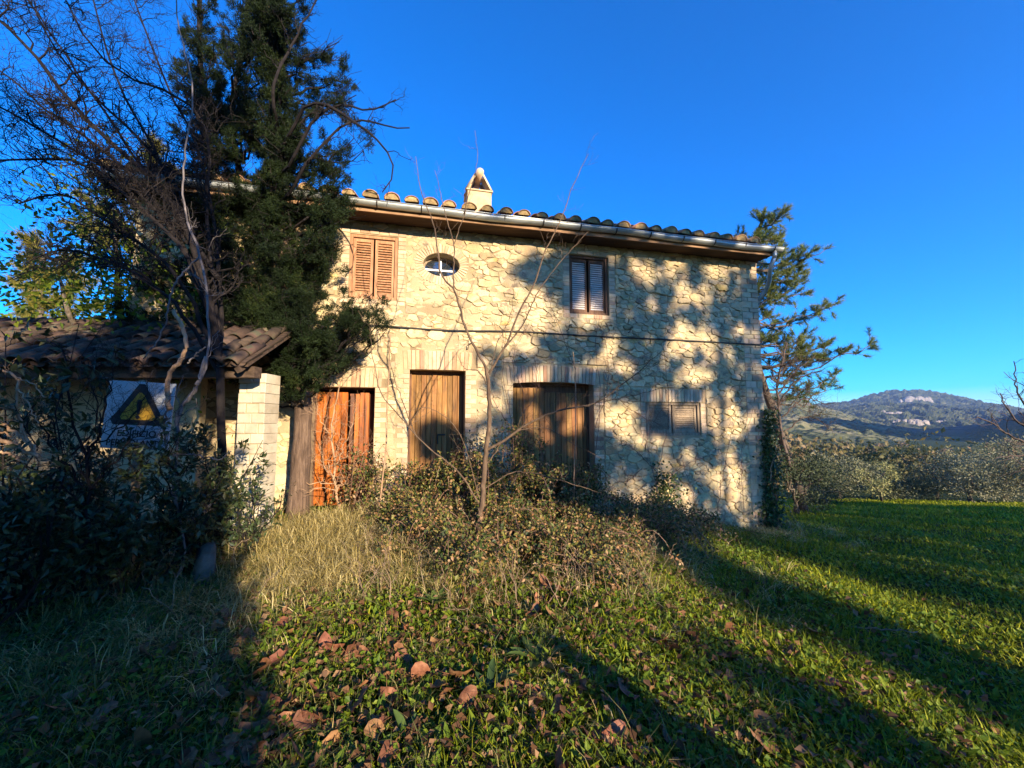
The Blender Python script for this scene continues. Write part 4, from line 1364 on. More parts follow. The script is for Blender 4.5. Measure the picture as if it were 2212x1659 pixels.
lobes = [  # pixel, radius in pixels, share
    (733, 90, 16, 45), (728, 130, 22, 45), (742, 180, 34, 80), (770, 205, 18, 30), (740, 240, 26, 60), (765, 298, 36, 110), (785, 325, 22, 40), (730, 330, 24, 40), (742, 375, 22, 60), (728, 430, 30, 90), (748, 455, 28, 70), (712, 480, 36, 110), (690, 440, 30, 70),
    (690, 545, 42, 120), (715, 575, 34, 80), (668, 600, 34, 80), (700, 640, 46, 130), (742, 668, 42, 130), (775, 690, 40, 130), (812, 706, 26, 70), (835, 712, 12, 25), (700, 705, 42, 120), (760, 735, 36, 110), (722, 762, 36, 100), (690, 790, 28, 70), (770, 770, 22, 40), (800, 640, 14, 25),
    (620, 30, 40, 130), (560, 60, 44, 150), (600, 110, 34, 100), (640, 80, 30, 70), (540, 150, 40, 110), (610, 170, 26, 60), (660, 160, 26, 40), (690, 230, 36, 80), (650, 260, 26, 40), (620, 300, 34, 90),
    (455, 130, 38, 90), (430, 190, 36, 90), (480, 220, 32, 70), (420, 60, 34, 70), (400, 130, 26, 40), (510, 300, 36, 80), (470, 330, 36, 90), (440, 290, 24, 50), (520, 390, 44, 140), (560, 430, 46, 150), (480, 420, 40, 120), (600, 420, 30, 90), (540, 500, 46, 150), (590, 540, 40, 120), (500, 520, 40, 110), (560, 600, 44, 140), (520, 640, 40, 110), (590, 660, 40, 120), (610, 730, 36, 100), (560, 700, 42, 120), (510, 720, 34, 80), (575, 770, 36, 80), (640, 790, 30, 70), (470, 600, 36, 70), (450, 500, 34, 70), (420, 460, 34, 60), (670, 350, 26, 50), (560, 280, 30, 60), (575, 210, 26, 60), (660, 520, 30, 60), (640, 400, 26, 60), (650, 480, 30, 70), (540, 840, 26, 30), (500, 800, 30, 40), (380, 420, 30, 30), (60, 320, 22, 18), (110, 300, 22, 18), (250, 290, 18, 20), (30, 300, 16, 12)]
for yy in range(-60, 830, 24):                       # shaggy growth close round the trunk
    xx = np.interp(yy, [-200, 60, 360, 600, 840], [565, 585, 597, 622, 655])
    lobes.append((xx + random.uniform(-30, 30), yy, 24, 60))
for _ in range(46):                                   # dark lower boughs spreading left in front of the house
    lobes.append((random.uniform(270, 600), random.uniform(400, 720), random.uniform(26, 42), 75))
for xy_ in ((600, 700), (640, 690), (670, 720), (620, 745), (655, 760), (590, 740), (680, 680), (640, 650), (600, 650)):
    lobes.append((xy_[0], xy_[1], 34.5, 90))
for _ in range(40):
    lobes.append((random.uniform(380, 660), random.uniform(-40, 430), random.uniform(24, 38), 70))
for (x, y, r, q) in lobes:
    dd = random.uniform(-.75, .75) * (1 if r > 20 else .4)
    if r == 34.5: dd = -.45
    c = J(x, y, dd)
    rad = r / F * JY
    src = tr if (x > 575 or y > 700) else (tr3 if x > 485 else tr2)
    want = c[2] - .5 * np.hypot(c[0] - tr[20, 0], .2) - .1
    i = int(np.argmin(np.abs(src[:, 2] - want)))
    p = wig(src[i], c, 9, .10, sag=.06)
    lb.tube(p, np.linspace(min(.035, .012 + rad * .06), .006, 9), 5, caps=False)
    d0 = unit(c - src[i])
    nf = 5 + int(q / 14)
    for f_ in range(nf):                               # ragged fingers of foliage, each on its own twig
        e = unit(rng.normal(size=3) + .55 * d0 + [0, 0, .45])
        L_ = rad * random.uniform(.55, 1.45)
        st_ = p[random.randint(4, 8)] + rng.normal(size=3) * rad * .22
        pp = wig(st_, st_ + e * L_, 6, .12)
        lb.tube(pp, np.linspace(.006, .0022, 6), 3, caps=False)
        n = max(8, int(q * 3.4 / nf))
        t_ = np.sqrt(rng.random(n)); k_ = t_ * 4.999; i_ = k_.astype(int); fr = (k_ - i_)[:, None]
        P = pp[i_] * (1 - fr) + pp[i_ + 1] * fr + rng.normal(size=(n, 3)) * (.022 + .035 * (1 - t_[:, None]))
        out = unit(e * .9 + .75 * rng.normal(size=(n, 3)) + [0, 0, .25])
        spray(lf, P, out, 20, .048, .0075)
    for _ in range(5):
        e = c + unit(rng.normal(size=3)) * rad * random.uniform(.8, 1.7)
        j = random.randint(4, 8)
        lb.tube(wig(p[j], e, 5, .12), np.linspace(.006, .003, 5), 3, caps=False)
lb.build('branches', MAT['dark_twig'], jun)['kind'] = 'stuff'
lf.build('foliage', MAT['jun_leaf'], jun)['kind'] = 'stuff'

# ---- the bare fan of branches left of it -----------------------------------------------------------
FY = 4.7
def Fp(x, y, d=0.0): return W(x, y, FY + d)
fb = on_ground(470, 1175)
fan = [[fb, Fp(480, 950), Fp(470, 760), Fp(440, 600), Fp(390, 470), Fp(336, 386), Fp(235, 302), Fp(151, 218), Fp(101, 151), Fp(34, 77), Fp(-40, 10)],
       [Fp(470, 740), Fp(420, 500, .2), Fp(370, 380, .2), Fp(286, 286, .3), Fp(215, 220, .3), Fp(130, 120, .4), Fp(50, -20, .5)],
       [Fp(475, 780), Fp(447, 480, .2), Fp(403, 218, .1), Fp(336, 188), Fp(279, 168), Fp(215, 120, -.1), Fp(160, 40, -.2), Fp(120, -40, -.2)],
       [Fp(470, 720), Fp(380, 520, -.3), Fp(280, 430, -.4), Fp(170, 350, -.5), Fp(60, 340, -.6), Fp(-40, 360, -.6)],
       [Fp(460, 700), Fp(350, 470, -.2), Fp(240, 370, -.3), Fp(120, 300, -.4), Fp(0, 230, -.5), Fp(-60, 200, -.5)],
       [Fp(475, 800), Fp(430, 560, .3), Fp(330, 320, .4), Fp(255, 180, .5), Fp(215, 60, .6), Fp(190, -50, .6)],
       [Fp(480, 820), Fp(470, 560, .4), Fp(430, 330, .5), Fp(350, 160, .5), Fp(300, 30, .5), Fp(270, -60, .5)],
       [Fp(470, 760), Fp(350, 560, -.2), Fp(230, 480, -.3), Fp(120, 420, -.3), Fp(40, 440, -.4)],
       [Fp(470, 800), Fp(360, 640, -.4), Fp(230, 560, -.5), Fp(130, 540, -.5), Fp(70, 560, -.5)],
       [Fp(450, 640), Fp(330, 430), Fp(190, 300), Fp(90, 230), Fp(0, 150), Fp(-50, 120)],
       [Fp(592, 300, 1.1), Fp(600, 270, .9), Fp(590, 230, .7), Fp(640, 80, .7), Fp(700, -30, .7)],
       [Fp(602, 440, 1.1), Fp(625, 420, .9), Fp(680, 330, .6), Fp(770, 260, .6), Fp(850, 275, .6), Fp(885, 276, .6)],
       [Fp(595, 340, 1.1), Fp(615, 310, .8), Fp(680, 220, .4), Fp(760, 260, .4), Fp(800, 290, .4), Fp(850, 360, .4), Fp(826, 415, .4)],
       [Fp(598, 390, 1.1), Fp(620, 360, .8), Fp(720, 230, .5), Fp(800, 235, .5), Fp(855, 215, .5)],
       [Fp(470, 600), Fp(300, 350, .6), Fp(150, 130, .7), Fp(60, 0, .8)]]
bare_tree('bare_tree', 'leafless tangled tree fanning up to the left of the dark juniper', fb, fan, [.05] + [.026] * 14, 31, .66, 2, 'dark_twig', None, .12, .16, 6, 'bare tree', None, 'branches', .03, .3, .34)

# ---- grey vine hanging in front --------------------------------------------------------------------
MAT['grey_bark'] = MN('grey_vine_bark', [(.08, .07, .075), (.15, .13, .125), (.25, .22, .20)], 8, stretch=(3, 3, 1), rough=.9, bump=.6, bdist=.006, fine=20, rand=.08)
MAT['tan_bark'] = MN('tan_vine_bark', [(.20, .12, .07), (.34, .21, .12), (.44, .30, .19)], 8, stretch=(3, 3, 1), rough=.9, bump=.6, bdist=.006, fine=20, rand=.08)
VY = 3.7
vb = on_ground(380, 1230)
VY = min(vb[1], 3.9)
def Vp(x, y, d=0.0): return W(x, y, VY + d)
vine = empty('hanging_vine', vb, 0, 'crooked pale grey vine hanging from the juniper in front of the shed', 'vine')
mb = MB()
def vt(pts, r, mb_, k=7):
    p = spline([q - vb for q in pts], 30); p[1:-1] += rng.normal(size=(28, 3)) * .006
    mb_.tube(p, np.linspace(r[0], r[1], 30), k); return p
p = vt([Vp(372, 1275), Vp(400, 1190), Vp(384, 1106), Vp(380, 1010), Vp(381, 940), Vp(392, 880), Vp(417, 849), Vp(444, 788), Vp(450, 721), Vp(447, 640), Vp(433, 553), Vp(405, 480)], (.009, .011), mb)
vt([Vp(381, 960), Vp(390, 882), Vp(417, 849), Vp(446, 770)], (.017, .019), mb)
vt([Vp(405, 480), Vp(397, 403), Vp(403, 302), Vp(418, 202), Vp(410, 151), Vp(386, 60), Vp(380, -60)], (.009, .005), mb)
vt([Vp(384, 1106), Vp(362, 1000), Vp(356, 900), Vp(366, 860)], (.007, .009), mb)
vt([Vp(310, 775), Vp(333, 748), Vp(360, 690), Vp(370, 635), Vp(395, 590), Vp(430, 556)], (.006, .010), mb)
vt([Vp(385, 980), Vp(440, 985), Vp(475, 992), Vp(500, 975)], (.008, .004), mb)
vt([Vp(405, 785), Vp(425, 765), Vp(445, 750)], (.008, .006), mb)
twigs(mb, p, .007, .3, 16, 1, curl=.2)
mb.build('stem', MAT['grey_bark'], vine, True)
mb = MB()
vt([Vp(368, 884), Vp(361, 849), Vp(366, 812), Vp(388, 780), Vp(401, 755), Vp(392, 700), Vp(375, 670)], (.022, .016), mb)
mb.build('dead_limb', MAT['tan_bark'], vine, True)

# ---- shrubs of the dark corner ------------------------------------------------------------------------
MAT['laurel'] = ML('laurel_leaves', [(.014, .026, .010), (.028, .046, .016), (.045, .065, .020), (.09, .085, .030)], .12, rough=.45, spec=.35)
MAT['bright_leaf'] = ML('bright_ivy_leaves', [(.045, .080, .010), (.10, .15, .015), (.17, .22, .02), (.24, .24, .03)], .35, clump=(1.1, .5))
def shrub(name, label, base, h, w, leaf, n, ls, stems=10, cat='shrub', group=None, top=.25, mat='dark_twig', lean=(0, 0, 0), ratio=.42):
    t = empty(name, base, 0, label, cat, group)
    mb, lf = MB(), MB(); tips = []
    for i in range(stems):
        a = random.random() * 6.28; q = math.sqrt(random.random()) * w / 2
        e = np.array([q * math.cos(a), q * math.sin(a), h * random.uniform(.5, 1.0)]) + np.asarray(lean)
        p = wig((e[0] * .15, e[1] * .15, -.05), e, 8, .08)
        mb.tube(p, np.linspace(.012, .004, 8), 4, caps=False)
        twigs(mb, p, .006, w * .3, 5, 1, tips=tips, t0=top, curl=.12)
        tips.append((p, unit(p[-1] - p[-2])))
    per = max(2, n // max(1, len(tips)))
    for p, e in tips:
        k = rng.integers(1, len(p), per)
        P = p[k] + rng.normal(size=(per, 3)) * .02
        D = unit(e + .9 * rng.normal(size=(per, 3)) + [0, 0, -.1])
        N = unit(np.array([0, -.3, 1]) + .55 * rng.normal(size=(per, 3)))
        leaf_cards(lf, P, D, N, ls * rng.uniform(.6, 1.25, per), ls * ratio * rng.uniform(.8, 1.2, per))
    mb.build('stems', MAT[mat], t)['kind'] = 'stuff'
    lf.build('leaves', MAT[leaf], t)['kind'] = 'stuff'
    return t
def gpx(x, Y):
    X = (x - CX) / F * Y
    return (X, Y, float(ground(X, Y)))
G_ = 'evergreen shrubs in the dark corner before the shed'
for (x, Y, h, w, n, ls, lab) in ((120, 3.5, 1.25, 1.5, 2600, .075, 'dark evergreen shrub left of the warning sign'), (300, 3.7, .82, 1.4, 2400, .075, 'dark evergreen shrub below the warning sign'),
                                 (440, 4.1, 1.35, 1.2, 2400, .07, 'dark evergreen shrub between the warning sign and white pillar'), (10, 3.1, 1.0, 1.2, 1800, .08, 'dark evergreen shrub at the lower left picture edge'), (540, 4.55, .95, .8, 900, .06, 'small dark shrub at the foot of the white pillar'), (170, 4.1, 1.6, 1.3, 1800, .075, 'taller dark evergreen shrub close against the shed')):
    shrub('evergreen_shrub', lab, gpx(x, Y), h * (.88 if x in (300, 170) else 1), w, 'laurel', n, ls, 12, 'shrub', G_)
shrub('leafy_shrub', 'slender leafy shrub rising over the shed roof at the left picture edge', gpx(60, 3.3), 2.75, 1.1, 'laurel', 1100, .085, 10, 'shrub', None, .55)
crown_tree('ivy_clad_tree', 'bright green ivy clad tree behind the shed roof', 'tree', (-5.65, 6.75, float(ground(-5.65, 6.75))), 5.3, 3.1, 'bright_leaf', 12000, .10, None, 20, low=.4)
sb_ = on_ground(190, 1190); SBY = 3.6
bare_tree('bare_shrub', 'bare tangled twigs rising from the dark shrubs beside the warning sign', np.array([W(190, 1190, SBY)[0], SBY, float(ground(W(190, 1190, SBY)[0], SBY))]),
          [[np.array([W(190, 1190, SBY)[0], SBY, float(ground(W(190, 1190, SBY)[0], SBY))]), W(185, 1000, SBY), W(150, 860, SBY), W(130, 740, SBY)], [W(185, 1000, SBY), W(230, 880, SBY), W(250, 760, SBY)], [W(180, 1050, SBY), W(100, 930, SBY), W(60, 840, SBY)], [W(190, 1060, SBY), W(280, 960, SBY), W(340, 900, SBY)], [W(185, 980, SBY), W(300, 880, SBY), W(330, 800, SBY)], [W(190, 1100, SBY), W(90, 1020, SBY), W(10, 990, SBY)]],
          [.016, .010, .010, .009, .008, .009], 16, .45, 2, 'dark_twig', None, .2, .18, 5, 'bare shrub')
# sunlit pines far left
pine('sunlit yellow green pine behind the ivy clad tree', 'sunlit pines behind the shed', [(330, 860), (335, 700), (330, 500), (335, 330)], 24.0,
     [(330, 345), (370, 372), (300, 372), (262, 395), (350, 330), (400, 385), (240, 415), (210, 440), (180, 462), (230, 470), (300, 440), (380, 430), (200, 500), (260, 520), (330, 480), (160, 490)], 'pine_yellow', 14, .55, .2, dz=1.0, per=60, w=.04)
pine('sunlit yellow pine at the left picture edge', 'sunlit pines behind the shed', [(80, 860), (85, 760), (90, 640), (95, 540)], 21.0,
     [(95, 530), (60, 545), (30, 575), (10, 600), (130, 545), (70, 590), (110, 600), (150, 580), (40, 640), (90, 660), (140, 640), (180, 600), (10, 660), (190, 650), (120, 700), (60, 700)], 'pine_yellow', 14, .5, .2, dz=1.0, per=60, w=.035)
for x, Y, h, w, lab in ((40, 14, 3.9, 4.0, 'brownish thicket behind the left end of the shed roof'), (190, 15, 3.6, 4.0, 'brownish thicket between the yellow pines and the ivy clad tree'), (-120, 12, 4.2, 4, 'brownish thicket past the left picture edge')):
    X = (x - CX) / F * Y
    crown_tree('thicket', lab, 'thicket', (X, Y, float(ground(X, Y))), h, w, 'olive_leaf', 3000, .13, None, 10, low=.05)
# dead sunlit branches at the left edge
DY = 3.05
db = on_ground(75, 1180); 
dbr = empty('dead_branch', W(69, 975, DY), 0, 'sunlit dead branches at the left picture edge below the shed roof', 'branch')
o0 = W(69, 975, DY); mb = MB()
for pts, r in ((((-30, 905), (0, 915), (48, 944), (69, 965), (80, 990)), .014), (((-30, 940), (0, 951), (31, 963), (56, 976), (90, 985)), .018), (((-10, 880), (31, 884), (44, 920), (67, 965), (75, 985)), .012), (((-30, 790), (0, 799), (37, 817), (40, 838), (33, 886)), .011), (((37, 817), (70, 830), (100, 860)), .006), (((40, 838), (60, 870), (84, 915)), .006), (((-20, 925), (10, 935), (40, 955)), .008), (((0, 870), (20, 880), (31, 884)), .006), (((0, 975), (30, 985), (60, 1000)), .010)):
    p = spline([W(x, y, DY) - o0 for x, y in pts], 16); p[1:] += rng.normal(size=(15, 3)) * .006
    mb.tube(p, np.linspace(r, r * .6, 16), 6)
    twigs(mb, p, r * .35, .16, 5, 1, curl=.2)
mb.build('branches', MAT['tan_bark'], dbr, True)['kind'] = 'stuff'
# upright pale stone
m = MB(); n = 8; a = np.arange(n) * 2 * math.pi / n
rows = []
for z, r in ((-.1, .15), (.08, .16), (.25, .135), (.40, .115), (.47, .07)):
    rows.append(np.stack([r * np.cos(a) * (1 + .15 * rng.normal(size=n)) + .12 * z, r * .8 * np.sin(a) * (1 + .12 * rng.normal(size=n)), np.full(n, z) + .015 * rng.normal(size=n)], 1))
m.add(np.concatenate(rows), [(r * n + i, r * n + (i + 1) % n, (r + 1) * n + (i + 1) % n, (r + 1) * n + i) for r in range(4) for i in range(n)] + [tuple(4 * n + i for i in range(n))])
o = m.build('upright_stone', MAT['dark_stone'], None, True, gpx(462, 4.0)); o.scale = (.62, .62, .72); tag(o, 'pale upright stone in the shaded grass before the white pillar', 'stone')

# ================================================================== sapling in the middle
MAT['sapling'] = MN('sapling_bark', [(.050, .032, .022), (.10, .066, .042), (.17, .115, .075)], 8, stretch=(3, 3, 1), rough=.85, bump=.5, bdist=.005, fine=25, rand=.06)
sb = on_ground(1034, 1176); SYy = sb[1]
def Sp(x, y, d=0.0): return W(x, y, SYy + d) - sb
sap = empty('bare_sapling', sb, 0, 'young bare forked sapling growing in front of the brown middle door', 'sapling')
mb, tw = MB(), MB()
def st(pts, r0, r1, mb_=None, n=30, tn=10, tl=.32):
    p = spline(pts, n); p[1:-1] += rng.normal(size=(n - 2, 3)) * .004
    (mb_ or tw).tube(p, np.linspace(r0, r1, n), 7, caps=False)
    twigs(tw, p, .0032, tl, tn, 1, up=.2, curl=.14, t0=.2)
    return p
st([Sp(1030, 1186), Sp(1040, 1100), Sp(1047, 1000), Sp(1057, 900), Sp(1056, 840), Sp(1050, 795)], .036, .021, mb, tn=5)
st([Sp(1052, 800), Sp(1021, 742), Sp(1002, 699), Sp(992, 658), Sp(980, 624), Sp(955, 596), Sp(946, 546), Sp(936, 483), Sp(917, 436), Sp(905, 392), Sp(898, 338)], .016, .0035, tn=14)
st([Sp(980, 624), Sp(980, 564), Sp(981, 527), Sp(964, 471), Sp(949, 408), Sp(939, 367)], .009, .003, tn=6)
st([Sp(981, 527), Sp(990, 500), Sp(1001, 470), Sp(1011, 424), Sp(1024, 383), Sp(1031, 345), Sp(1026, 282)], .006, .0025, tn=4)
st([Sp(1056, 806), Sp(1096, 739), Sp(1121, 674), Sp(1155, 611), Sp(1177, 546), Sp(1199, 502), Sp(1214, 467), Sp(1230, 421), Sp(1264, 346), Sp(1271, 332)], .014, .003, tn=14)
st([Sp(1092, 750), Sp(1130, 699), Sp(1164, 627), Sp(1199, 580), Sp(1272, 499)], .009, .003, tn=8)
st([Sp(1046, 975), Sp(1085, 955), Sp(1124, 926), Sp(1202, 888), Sp(1280, 873), Sp(1358, 820), Sp(1427, 760)], .016, .003, tn=20, tl=.4)
st([Sp(1202, 888), Sp(1280, 872), Sp(1350, 858), Sp(1463, 828)], .007, .002, tn=8)
st([Sp(1045, 1010), Sp(1110, 935), Sp(1180, 925), Sp(1240, 960), Sp(1300, 990)], .007, .002, tn=8)
st([Sp(1054, 835), Sp(1030, 800), Sp(1005, 797), Sp(990, 770)], .007, .003, tn=3)
st([Sp(1036, 1090), Sp(990, 1020), Sp(917, 960), Sp(864, 901), Sp(836, 870), Sp(805, 773), Sp(800, 710)], .011, .003, tn=12)
st([Sp(1040, 1085), Sp(960, 900), Sp(920, 880), Sp(860, 896)], .006, .002, tn=6)
st([Sp(900, 945), Sp(870, 870), Sp(840, 760), Sp(842, 700)], .006, .002, tn=6)
st([Sp(1040, 1060), Sp(1110, 1020), Sp(1200, 1035), Sp(1300, 1065)], .007, .003, tn=10)
st([Sp(1058, 810), Sp(1075, 740), Sp(1100, 690), Sp(1110, 620)], .006, .002, tn=6)
mb.build('trunk', MAT['sapling'], sap, True)
tw.build('branches', MAT['sapling'], sap)['kind'] = 'stuff'
# scrubby bare shrub before the orange door
oy = on_ground(735, 1112); OY = oy[1]
bare_tree('bare_shrub', 'scrubby bare shrub with grey twigs standing before the orange door', oy,
          [[oy, W(722, 1020, OY), W(716, 930, OY), W(728, 860, OY), W(738, 820, OY)], [W(722, 1010, OY), W(755, 940, OY), W(770, 880, OY)], [W(718, 950, OY), W(690, 900, OY), W(680, 850, OY)], [W(728, 1060, OY), W(770, 1010, OY), W(800, 960, OY)], [W(725, 1040, OY), W(700, 1000, OY), W(690, 960, OY)], [W(730, 1080, OY), W(760, 1050, OY), W(790, 1040, OY)]],
          [.022, .010, .009, .009, .008, .007], 16, .34, 1, 'tan_bark', None, .1, .2, 6, 'bare shrub')
# pale sticks standing against the house
for (pts, r, lab) in ((((811, 1135), (830, 1007), (838, 850), (843, 722)), .012, 'tall straight stick leaning between the orange door and middle door'), (((1239, 1135), (1241, 1000), (1243, 850), (1238, 760)), .009, 'thin pale stem standing before the wide brown door')):
    b0 = on_ground(*pts[0]); YY = b0[1]
    mb = MB(); p = spline([W(x, y, YY) - b0 for x, y in pts], 20); p[1:-1] += rng.normal(size=(18, 3)) * .004
    mb.tube(p, np.linspace(r, r * .6, 20), 6)
    tag(mb.build('stick', MAT['tan_bark'], None, True, b0), lab, 'stick')

# ---- brambles and wall climbers ------------------------------------------------------------------------
MAT['bramble'] = ML('bramble_leaves', [(.018, .030, .009), (.045, .068, .013), (.11, .125, .022), (.24, .19, .045), (.26, .125, .05), (.34, .23, .12)], .2, pos=[0, .26, .52, .70, .86, 1], rough=.5, spec=.3)
MAT['cane'] = MN('bramble_cane', [(.08, .04, .03), (.16, .09, .06), (.25, .17, .11)], 8, rough=.8, bump=.2, rand=.25)
def bramble(label, base, h, w, n, canes=18, ls=.05):
    t = empty('bramble_bush', base, 0, label, 'bramble', 'bramble bushes before the house front')
    mb, lf = MB(), MB(); tips = []
    for i in range(canes):
        a = random.random() * 6.28; q = w * random.uniform(.25, .65)
        top = h * random.uniform(.6, 1.15)
        e = np.array([q * math.cos(a), q * math.sin(a), top * random.uniform(.0, .6)])
        mid = np.array([e[0] * .5 + random.uniform(-.1, .1), e[1] * .5, top])
        p = spline([np.array([random.uniform(-.15, .15), random.uniform(-.1, .1), -.03]), mid * [.5, .5, .75], mid, (mid + e) / 2 + [0, 0, .08], e], 14)
        mb.tube(p, np.linspace(.006, .003, 14), 4, caps=False)
        twigs(mb, p, .003, .22, 5, 0, tips=tips, curl=.15, t0=.25)
        tips.append((p[3:], unit(p[-1] - p[-3])))
    per = max(2, n // len(tips))
    for p, e in tips:
        k = rng.integers(0, len(p), per)
        P = p[k] + rng.normal(size=(per, 3)) * .03
        D = unit(.5 * e + rng.normal(size=(per, 3)) + [0, 0, -.15])
        N = unit(np.array([.25, -.45, 1]) + .5 * rng.normal(size=(per, 3)))
        leaf_cards(lf, P, D, N, ls * rng.uniform(.55, 1.3, per), ls * .62 * rng.uniform(.8, 1.2, per))
    mb.build('canes', MAT['cane'], t)['kind'] = 'stuff'
    lf.build('leaves', MAT['bramble'], t)['kind'] = 'stuff'
for (x, Y, h, w, n, lab) in ((885, 6.0, .58, 1.1, 1900, 'low bramble bush before the left foot of the middle door'), (965, 6.1, .64, 1.1, 2200, 'bramble bush before the middle door'),
                             (1062, 5.75, .74, 1.2, 2600, 'bramble bush behind the sapling trunk'), (1120, 6.5, 1.2, .8, 1600, 'tall bramble climbing left of the wide brown door'), (1165, 6.1, .66, 1.3, 2800, 'dark bramble bush before the wide brown door'),
                             (1255, 6.2, .6, 1.2, 2400, 'dark bramble bush at the right foot of the wide door'), (1350, 6.9, .42, 1.3, 1300, 'low bramble below the grey shuttered window'), (1450, 7.4, .35, 1.2, 900, 'sparse low bramble at the wall right of the grey shutter'), (1190, 5.1, .34, 1.3, 1700, 'low bramble patch in the grass right of the sapling'), (1330, 5.4, .30, 1.3, 1400, 'low spreading bramble patch before the grey shuttered window'), (790, 6.2, .85, .8, 1000, 'small bramble before the orange door'), (930, 5.2, .42, 1.1, 1500, 'low bramble beside the tall dry grass left of the sapling'), (1090, 4.9, .40, 1.1, 1600, 'low bramble patch just right of the sapling foot'), (1250, 4.7, .28, 1.2, 1500, 'low bramble patch spreading into the lawn'), (1420, 6.0, .26, 1.4, 1300, 'low bramble patch on the lawn edge below the grey shutter'), (1010, 6.5, .95, .7, 1300, 'upright bramble against the wall between middle and wide doors'), (1270, 6.55, .75, .6, 1200, 'bramble climbing the right jamb of the wide door')):
    bramble(lab, gpx(x, Y), h, w, n, ls=.05 if Y > 5.4 else .04)
_words = ['before the dry grass tussock', 'beside the long dry stalks', 'near the fallen dead branch', 'at the foot of the bank', 'on the crest of the bank', 'among the broad leaved weeds', 'between sapling and lawn', 'behind the dock rosette', 'over brown fallen leaves', 'close to the lawn edge']
for i_, (bx, by) in enumerate(((-1.0, 4.6), (-.45, 4.15), (.15, 4.5), (.7, 4.2), (1.2, 4.9), (-.1, 5.3), (.75, 5.5), (1.9, 5.6), (-1.5, 5.5), (2.6, 6.4))):
    bramble('low tangled bramble ' + _words[i_], (bx, by, float(ground(bx, by))), random.uniform(.22, .42), random.uniform(.8, 1.2), 1250, canes=13, ls=.044)
# climbing dry stems on the front
MAT['vine_red'] = MN('reddish_vine', [(.09, .045, .035), (.15, .08, .06), (.22, .14, .10)], 8, rough=.85, bump=.2, rand=.2)
def wall_vine(label, paths, tn, tl):
    s0_, z0_ = fac(*paths[0][0]); b0 = from_house(s0_, -.1, z0_)
    t = empty('wall_vine', b0, 0, label, 'climbing vine', 'dry vines on the house front')
    mb = MB()
    for pts in paths:
        q = []
        for i, (x, y) in enumerate(pts):
            s_, z_ = fac(x, y); q.append(from_house(s_, -.07 - .05 * random.random(), z_) - b0)
        p = spline(q, 20); p[1:-1] += rng.normal(size=(18, 3)) * .010
        mb.tube(p, np.linspace(.006, .003, 20), 4, caps=False)
        twigs(mb, p, .0028, tl, tn, 1, up=.3, curl=.16)
    mb.build('stems', MAT['vine_red'], t)['kind'] = 'stuff'
wall_vine('dry reddish vine climbing the wall over the grey shutter', [[(1410, 1085), (1418, 1000), (1440, 900), (1432, 800), (1430, 740), (1436, 640)], [(1412, 1060), (1395, 930), (1440, 870), (1480, 830)], [(1420, 1040), (1480, 1000), (1520, 985)], [(1415, 1020), (1350, 960), (1300, 940)], [(1425, 920), (1380, 900), (1330, 860), (1300, 800)]], 12, .35)
wall_vine('dry vine stems at the right jamb of the wide door', [[(1275, 1070), (1283, 960), (1290, 850), (1283, 730), (1300, 640)], [(1280, 1000), (1340, 1040), (1380, 1010)], [(1280, 930), (1310, 820), (1295, 700)], [(1240, 800), (1212, 730), (1180, 640)]], 12, .35)
wall_vine('tangled dry vine left of the wide brown door', [[(1110, 1040), (1100, 900), (1085, 800), (1090, 700)], [(1115, 980), (1130, 860), (1105, 780), (1140, 700)], [(1105, 930), (1060, 850), (1075, 780)], [(1120, 900), (1160, 840), (1150, 770)]], 12, .35)
wall_vine('dry vine along the right end of the front wall', [[(1545, 1100), (1560, 1000), (1580, 900), (1600, 860)], [(1600, 1100), (1595, 980), (1620, 880)], [(1500, 1100), (1480, 1040), (1460, 960)]], 8, .3)
# ivy on the corner
MAT['ivy'] = ML('ivy_leaves', [(.012, .025, .008), (.028, .050, .012), (.055, .085, .016), (.10, .12, .022)], .15, clump=(3, .3), rough=.45, spec=.3)
ib = from_house(.05, 0, -.45)
ivy = empty('ivy', ib, 0, 'dark ivy climbing the right corner of the house', 'ivy')
lf, mb = MB(), MB()
n = 2600
zt = fac(1668, 885)[1]
z = -.5 + (zt + .5) * rng.random(n) ** 1.15
wdt = .26 * (1 - .55 * (z + .5) / (zt + .5)) + .04
s = rng.normal(size=n) * wdt * .55 + .08 + .03 * np.sin(z * 5)
d = np.where(s < .03, -.05 - .10 * rng.random(n), .05 + (rng.random(n) - .5) * .45)
P = np.array([from_house(a, b, c) for a, b, c in zip(s, d, z)]) - ib
D = unit(rng.normal(size=(n, 3)) * [1, 1, .6] + [0, 0, -.6]); N = unit(np.array([.35, -.8, .45]) + .45 * rng.normal(size=(n, 3)))
leaf_cards(lf, P, D, N, .065 * rng.uniform(.6, 1.3, n), .06 * rng.uniform(.7, 1.2, n), wide=.35)
for i in range(9):
    a = np.array(from_house(random.uniform(-.1, .2), -.06, -.6)) - ib; b = np.array(from_house(random.uniform(-.05, .14), -.06, zt * random.uniform(.4, 1))) - ib
    mb.tube(wig(a, b, 12, .06), np.linspace(.010, .004, 12), 4, caps=False)
mb.build('stems', MAT['vine_red'], ivy)['kind'] = 'stuff'
lf.build('leaves', MAT['ivy'], ivy)['kind'] = 'stuff'
ib = from_house(*(lambda q: (q[0], -.05, q[1]))(fac(1432, 1085)))
ivy = empty('ivy', ib, 0, 'small dark ivy patch on the wall below the grey shutter', 'ivy')
lf = MB(); n = 380
P = rng.normal(size=(n, 3)) * [.16, .05, .22] + [0, -.06, .22]
leaf_cards(lf, P, unit(rng.normal(size=(n, 3)) + [0, 0, -.6]), unit(np.array([.3, -.8, .5]) + .45 * rng.normal(size=(n, 3))), .055, .05, wide=.35)
lf.build('leaves', MAT['ivy'], ivy)['kind'] = 'stuff'
